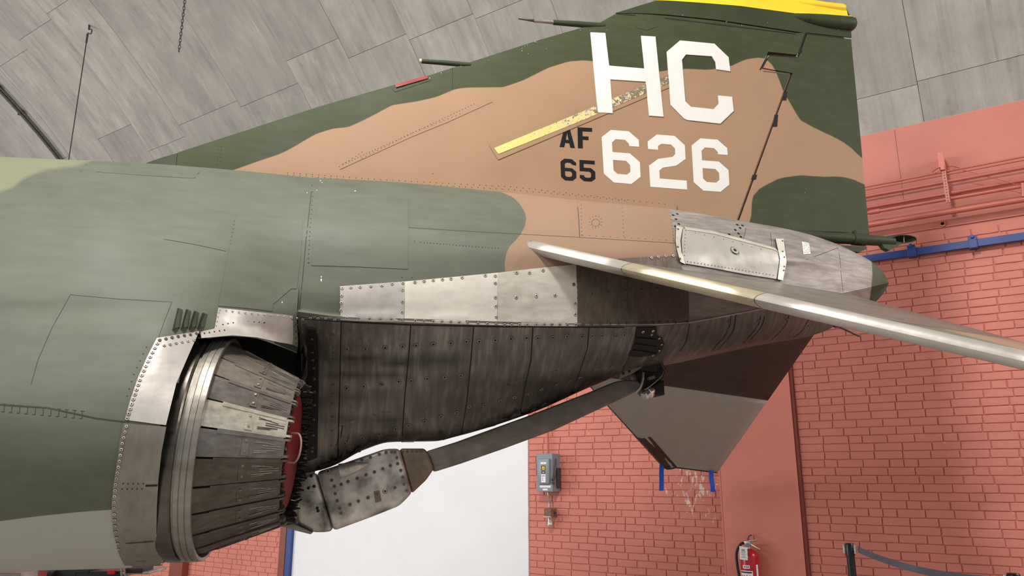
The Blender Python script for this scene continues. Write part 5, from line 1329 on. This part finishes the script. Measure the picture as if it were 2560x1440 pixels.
dots('rivet_row', [(718, 1277), (724, 1276), (730, 1276), (730, 1283), (729, 1291), (729, 1298), (727, 1305), (722, 1305), (716, 1306), (709, 1306)], Surf([pl_]), pl_, .003, .001, y0=-.12)
mb = MB(); mb.tube([onY(744, 1188, -.06), onY(762, 1183, -.06)], .012, 8); mb.tube([onY(795, 1172, -.05), onY(798, 1164, -.05)], .01, 8); mb.box(onY(815, 1165, -.05), np.array([.03, 0, .01]), np.array([0, .03, 0]), np.array([0, 0, .012])); mb.build('hook_pivot', M['dark'], air)
# hook head: fork plates, shoe, cables
hd = slab('hook_head', [(1590, 935), (1612, 905), (1650, 900), (1668, 925), (1655, 955), (1640, 985), (1612, 985), (1600, 960)], -.06, .06, M['char'], air, .012)
sp = slab('hook_cheek_plate', [(1550, 932), (1560, 908), (1604, 900), (1610, 915), (1585, 932), (1548, 948)], -.12, -.10, M['bar'], air, .004)
rivets([(1558, 934), (1573, 928)], Surf([sp]), sp, .008, M['hole'], .001, y0=-.12)
slab('hook_mount_block', [(1600, 890), (1640, 884), (1662, 884), (1690, 876), (1690, 882), (1660, 905), (1640, 930), (1600, 925)], -.09, .05, M['dark'], air, .008)
slab('hook_guard', [(1628, 968), (1660, 950), (1662, 987), (1652, 989), (1636, 986)], -.10, .02, M['char'], air, .004)
mb = MB(); o_ = onY(1607, 985, -.12); d1 = np.array([.55, .25, .35]); d1 /= np.linalg.norm(d1); e1 = np.cross(d1, [0, 0, 1.]); e1 /= np.linalg.norm(e1); e2 = np.cross(d1, e1)
mb.lathe([(-.012, .0), (-.01, .020), (0, .028), (.02, .030), (.024, .026), (.03, .026), (.035, .034), (.05, .033), (.09, .02)], onY(1612, 990, -.10), d1, e1, e2, 18); auto_smooth(mb.build('hook_shoe', M['chrome'], air), 30)
mb = MB(); mb.tube(curve([onY(1608, 932, -.11), onY(1607, 950, -.12), onY(1600, 970, -.115), onY(1589, 981, -.10)], 8), .007, 8); auto_smooth(mb.build('hook_cable', M['galv'], air))
mb = MB(); mb.tube(curve([onY(1660, 926, -.10), onY(1654, 940, -.12), onY(1635, 958, -.12), onY(1612, 975, -.11)], 8), .003, 6); mb.build('safety_wire', M['galv'], air)
mb = MB(); mb.tube([onY(1650, 903, -.10), onY(1667, 932, -.11)], .007, 8); mb.tube([onY(1667, 932, -.11), onY(1680, 929, -.11)], .003, 6); mb.build('lock_lever', M['steel'], air)
mb = MB(); mb.box(onY(1627, 945, -.08), np.array([.02, 0, .006]), np.array([0, .02, 0]), np.array([-.003, 0, .009]), bev=.004); mb.build('hook_fitting', M['bar'], air)
mb = MB(); mb.tube([onY(2085, 816, -.05), onY(2098, 817, -.05), onY(2148, 840, -.05)], .0075, 8); auto_smooth(mb.build('static_wick', M['steel'], air))

# ---- stabilators: drooped and swept, both built from one plan
# (dihedral, incidence, root height, leading edge slope, trailing edge: root and slope) of each side
SP = {-1: (23.3, 6.2, -.02, 1.035, 2.02, .118), 1: (26.3, 6.6, .09, .864, 2.379, .035)}
def stab(side):
    G_, D_, du, ls, t0, t1 = SP[side]; G_, D_ = radians(G_), radians(D_)
    P0 = onY(1325, 610, -.6); P0 = np.array([P0[0], side*.6, P0[2]+du])
    ch = np.array([cos(D_), 0, -sin(D_)]); spn = np.array([0, side*cos(G_), -sin(G_)]); nr = np.cross(ch, spn); nr /= np.linalg.norm(nr)
    if nr[2] < 0: nr = -nr
    def LEc(s): return ls*s
    def TEc(s): return t0+t1*s
    def half(c, C):
        return np.maximum(.037*np.sqrt(np.clip(c/.055, 0, 1)*np.clip(2-c/.055, 0, 1))*np.clip((C-c)/(C*.75), 0, 1)**.7, .003)
    return P0, ch, spn, nr, LEc, TEc, half
def stab_piece(name, side, s0, s1, c0, c1, mats, par, ns=14, nc=10, lift=0.0, both=True, top=True):
    """chordwise c0..c1 (metres behind the leading edge, or None for the whole chord)"""
    P0, ch, spn, nr, LEc, TEc, half = stab(side); V = []; F = []; mi = []
    ss = np.linspace(s0, s1, ns)
    q = np.linspace(0, 1, nc)**1.7
    for s in ss:
        C = TEc(s)-LEc(s); cs = c0+(min(c1, C)-c0)*q if c1 else c0+(C-c0)*q
        up = [P0+spn*s+ch*(LEc(s)+c)+nr*(half(c, C)+lift*(1 if c > 0 else 0)) for c in cs]; dn = [P0+spn*s+ch*(LEc(s)+c)-nr*(half(c, C)+lift*(1 if c > 0 else 0)) for c in cs]
        if lift and c0 == 0: up[0] = dn[0] = P0+spn*s+ch*(LEc(s)-lift)
        V += up+dn
    n = nc
    for i in range(ns-1):
        for j in range(n-1):
            a = i*2*n+j; b = a+2*n; F.append((a, b, b+1, a+1)); mi.append(0)
            F.append((a+n, a+n+1, b+n+1, b+n)); mi.append(1)
        F.append((i*2*n+n-1, (i+1)*2*n+n-1, (i+1)*2*n+2*n-1, i*2*n+2*n-1)); mi.append(0)
    for i in (0, ns-1):
        for j in range(n-1): F.append((i*2*n+j, i*2*n+j+1, i*2*n+n+j+1, i*2*n+n+j)); mi.append(1)
    return mk(name, V, F, mats, par, True, mi)
def stab_top_mat():
    t = NT('stabilator_top_paint'); n = t.noise(t.geo((1.0, 6, 6)), 4, 5); big = t.noise(t.geo(), 1.2, 2)
    c = t.mix(t.val(n, .3, .7), sc(lin((112, 116, 96)), .85), sc(lin((112, 116, 96)), 1.15))
    sx = t.n('ShaderNodeSeparateXYZ'); g = t.n('ShaderNodeNewGeometry'); t.link(g.outputs['Position'], sx.inputs[0])
    f = t.val(t.math('SUBTRACT', t.math('ADD', sx.outputs[0], t.math('MULTIPLY', sx.outputs[1], .35)), t.math('MULTIPLY', big, .3)), 2.55, 2.62)
    c = t.mix(f, c, lin((160, 134, 110)))
    t.set(c, .5); return t.m
M['stabtop'] = stab_top_mat()
for side, nm in ((-1, 'near'), (1, 'far')):
    TS_ = 2.25 if side < 0 else 2.19; SB_ = .87 if side < 0 else .92
    ins = stab_piece('stabilator_inner', side, -.22, SB_, 0.0, None, [M['stabmetal'], M['stabdark']], air)
    out = stab_piece('stabilator_outer', side, SB_+.002, TS_, 0.0, None, [M['stabtop'], M['stabgrey']], air, 20)
    for s0, s1, mt in ((-.03, .375, 'le'), (.378, .83, 'le2'), (.833, 1.66, 'le'), (1.663, 2.245, 'le')):
        if side < 0: stab_piece('leading_edge', side, s0, s1, 0.0, .085, [M[mt], M[mt]], air, 6, 8, .0015)
    if side > 0:
        stab_piece('leading_edge', side, .0, TS_, 0.0, .03, [M['green'], M['green']], air, 6, 6, .0015)
        stab_piece('leading_edge_patch', side, TS_-.47, TS_-.01, 0.0, .16, [M['stabdark'], M['stabdark']], out, 12, 12, .006)
    stab_piece('tip_cap', side, TS_-.001, TS_+.02, 0.0, None, [M['green'], M['green']], air, 3, 10, .001)
P0, ch, spn, nr, LEc, TEc, half = stab(1)
def stp(px, py, lift):
    d = ray(px, py); t = ((P0-CAM)@nr)/(d@nr); return CAM+d*t
# blue tape streamers at the far stabilator tip
for (x0, y0, x1, y1, lab_) in ((1655, 1160, 1653, 1227, 'blue tape strip hanging from the front corner of the far stabilator tip'), (1778, 1176, 1782, 1230, 'blue tape strip hanging from the rear corner of the far stabilator tip')):
    yy = 2.50; a, b = onY(x0, y0, yy), onY(x1, y1, yy); V = []; F = []
    for k in range(9):
        q = k/8; c = a+(b-a)*q+np.array([0, .006*sin(q*6), 0]); wv = rgt*.0215
        for s_ in (-1, 1): V += [c+wv*s_, c+wv*s_+np.array([0, .0012, 0])]
    for k in range(8):
        i = 4*k; j = i+4; F += [(i, j, j+2, i+2), (i+1, i+3, j+3, j+1), (i, i+1, j+1, j), (i+2, j+2, j+3, i+3)]
    tag(mk('tape_streamer', V, F, M['bluetape'], None, False), lab_, 'tape', 'tape strips on the far stabilator')

# ---- equipment on the floor glimpsed under the nacelle
def low(px, py, t): return CAM+ray(px, py)*t
TT = 6.2
root = tag(empty('equipment_trailer', (low(250, 1438, TT)[0], low(250, 1438, TT)[1], 0)), 'black equipment trailer with red reflector glimpsed below the fuselage', 'trailer')
def fb(name, x0, y0, x1, y1, m, dep=.3, par=None, t=TT, bev=.006):
    a, b = low(x0, y0, t), low(x1, y1, t); c = (a+b)/2; mb = MB(); wd = abs((b-a)@rgt)/2; hh = abs((b-a)@upv)/2; bk = np.array([-rgt[1], rgt[0], 0]); mb.box(c+bk*dep/2, rgt*wd, bk*dep/2, E3*hh/cos(TILT), bev=bev); return mb.build(name, M[m], par or root)
fb('chassis_beam', 190, 1428, 310, 1442, 'postblack'); fb('reflector', 268, 1426, 287, 1436, 'extred', .02, t=TT-.03); fb('end_rail', 310, 1421, 356, 1433, 'rubber', .2); fb('step_plate', 300, 1430, 370, 1436, 'galv', .35); 
mb = MB(); 
for x in (304, 312): mb.tube([low(x, 1418, TT-.02), low(x, 1440, TT-.02)], .008, 6)
mb.build('strap_loops', M['galv'], root)
fb('side_board', 188, 1420, 222, 1432, 'rubber', .2); fb('tool_tray', 135, 1424, 190, 1446, 'dark', .3)
mb = MB(); c = low(120, 1438, TT); mb.lathe([(-.1, .0), (-.1, .05), (-.08, .075), (.08, .075), (.1, .05), (.1, 0)], c, np.array([-rgt[1], rgt[0], 0]), rgt, E3, 24); auto_smooth(mb.build('wheel', M['rubber'], root))
mb = MB(); mb.lathe([(-.105, .0), (-.104, .04), (-.09, .042)], c, np.array([-rgt[1], rgt[0], 0]), rgt, E3, 20); mb.build('wheel_hub', M['galv'], root)
root = tag(empty('white_crate', (low(80, 1438, 7.)[0], low(80, 1438, 7.)[1], 0)), 'white crate beside the trailer at the bottom left corner', 'crate')
fb('body', 60, 1426, 94, 1470, 'label', .4, root, 7.0); fb('lid', 57, 1423, 97, 1428, 'boxgrey', .44, root, 6.98)
root = tag(empty('red_tool_cart', (low(10, 1438, 5.2)[0], low(10, 1438, 5.2)[1], 0)), 'red tool cart at the very bottom left corner of the picture', 'cart')
fb('body', -60, 1427, 10, 1480, 'extred', .5, root, 5.2); fb('tray', -40, 1434, 48, 1470, 'galv', .2, root, 4.95)
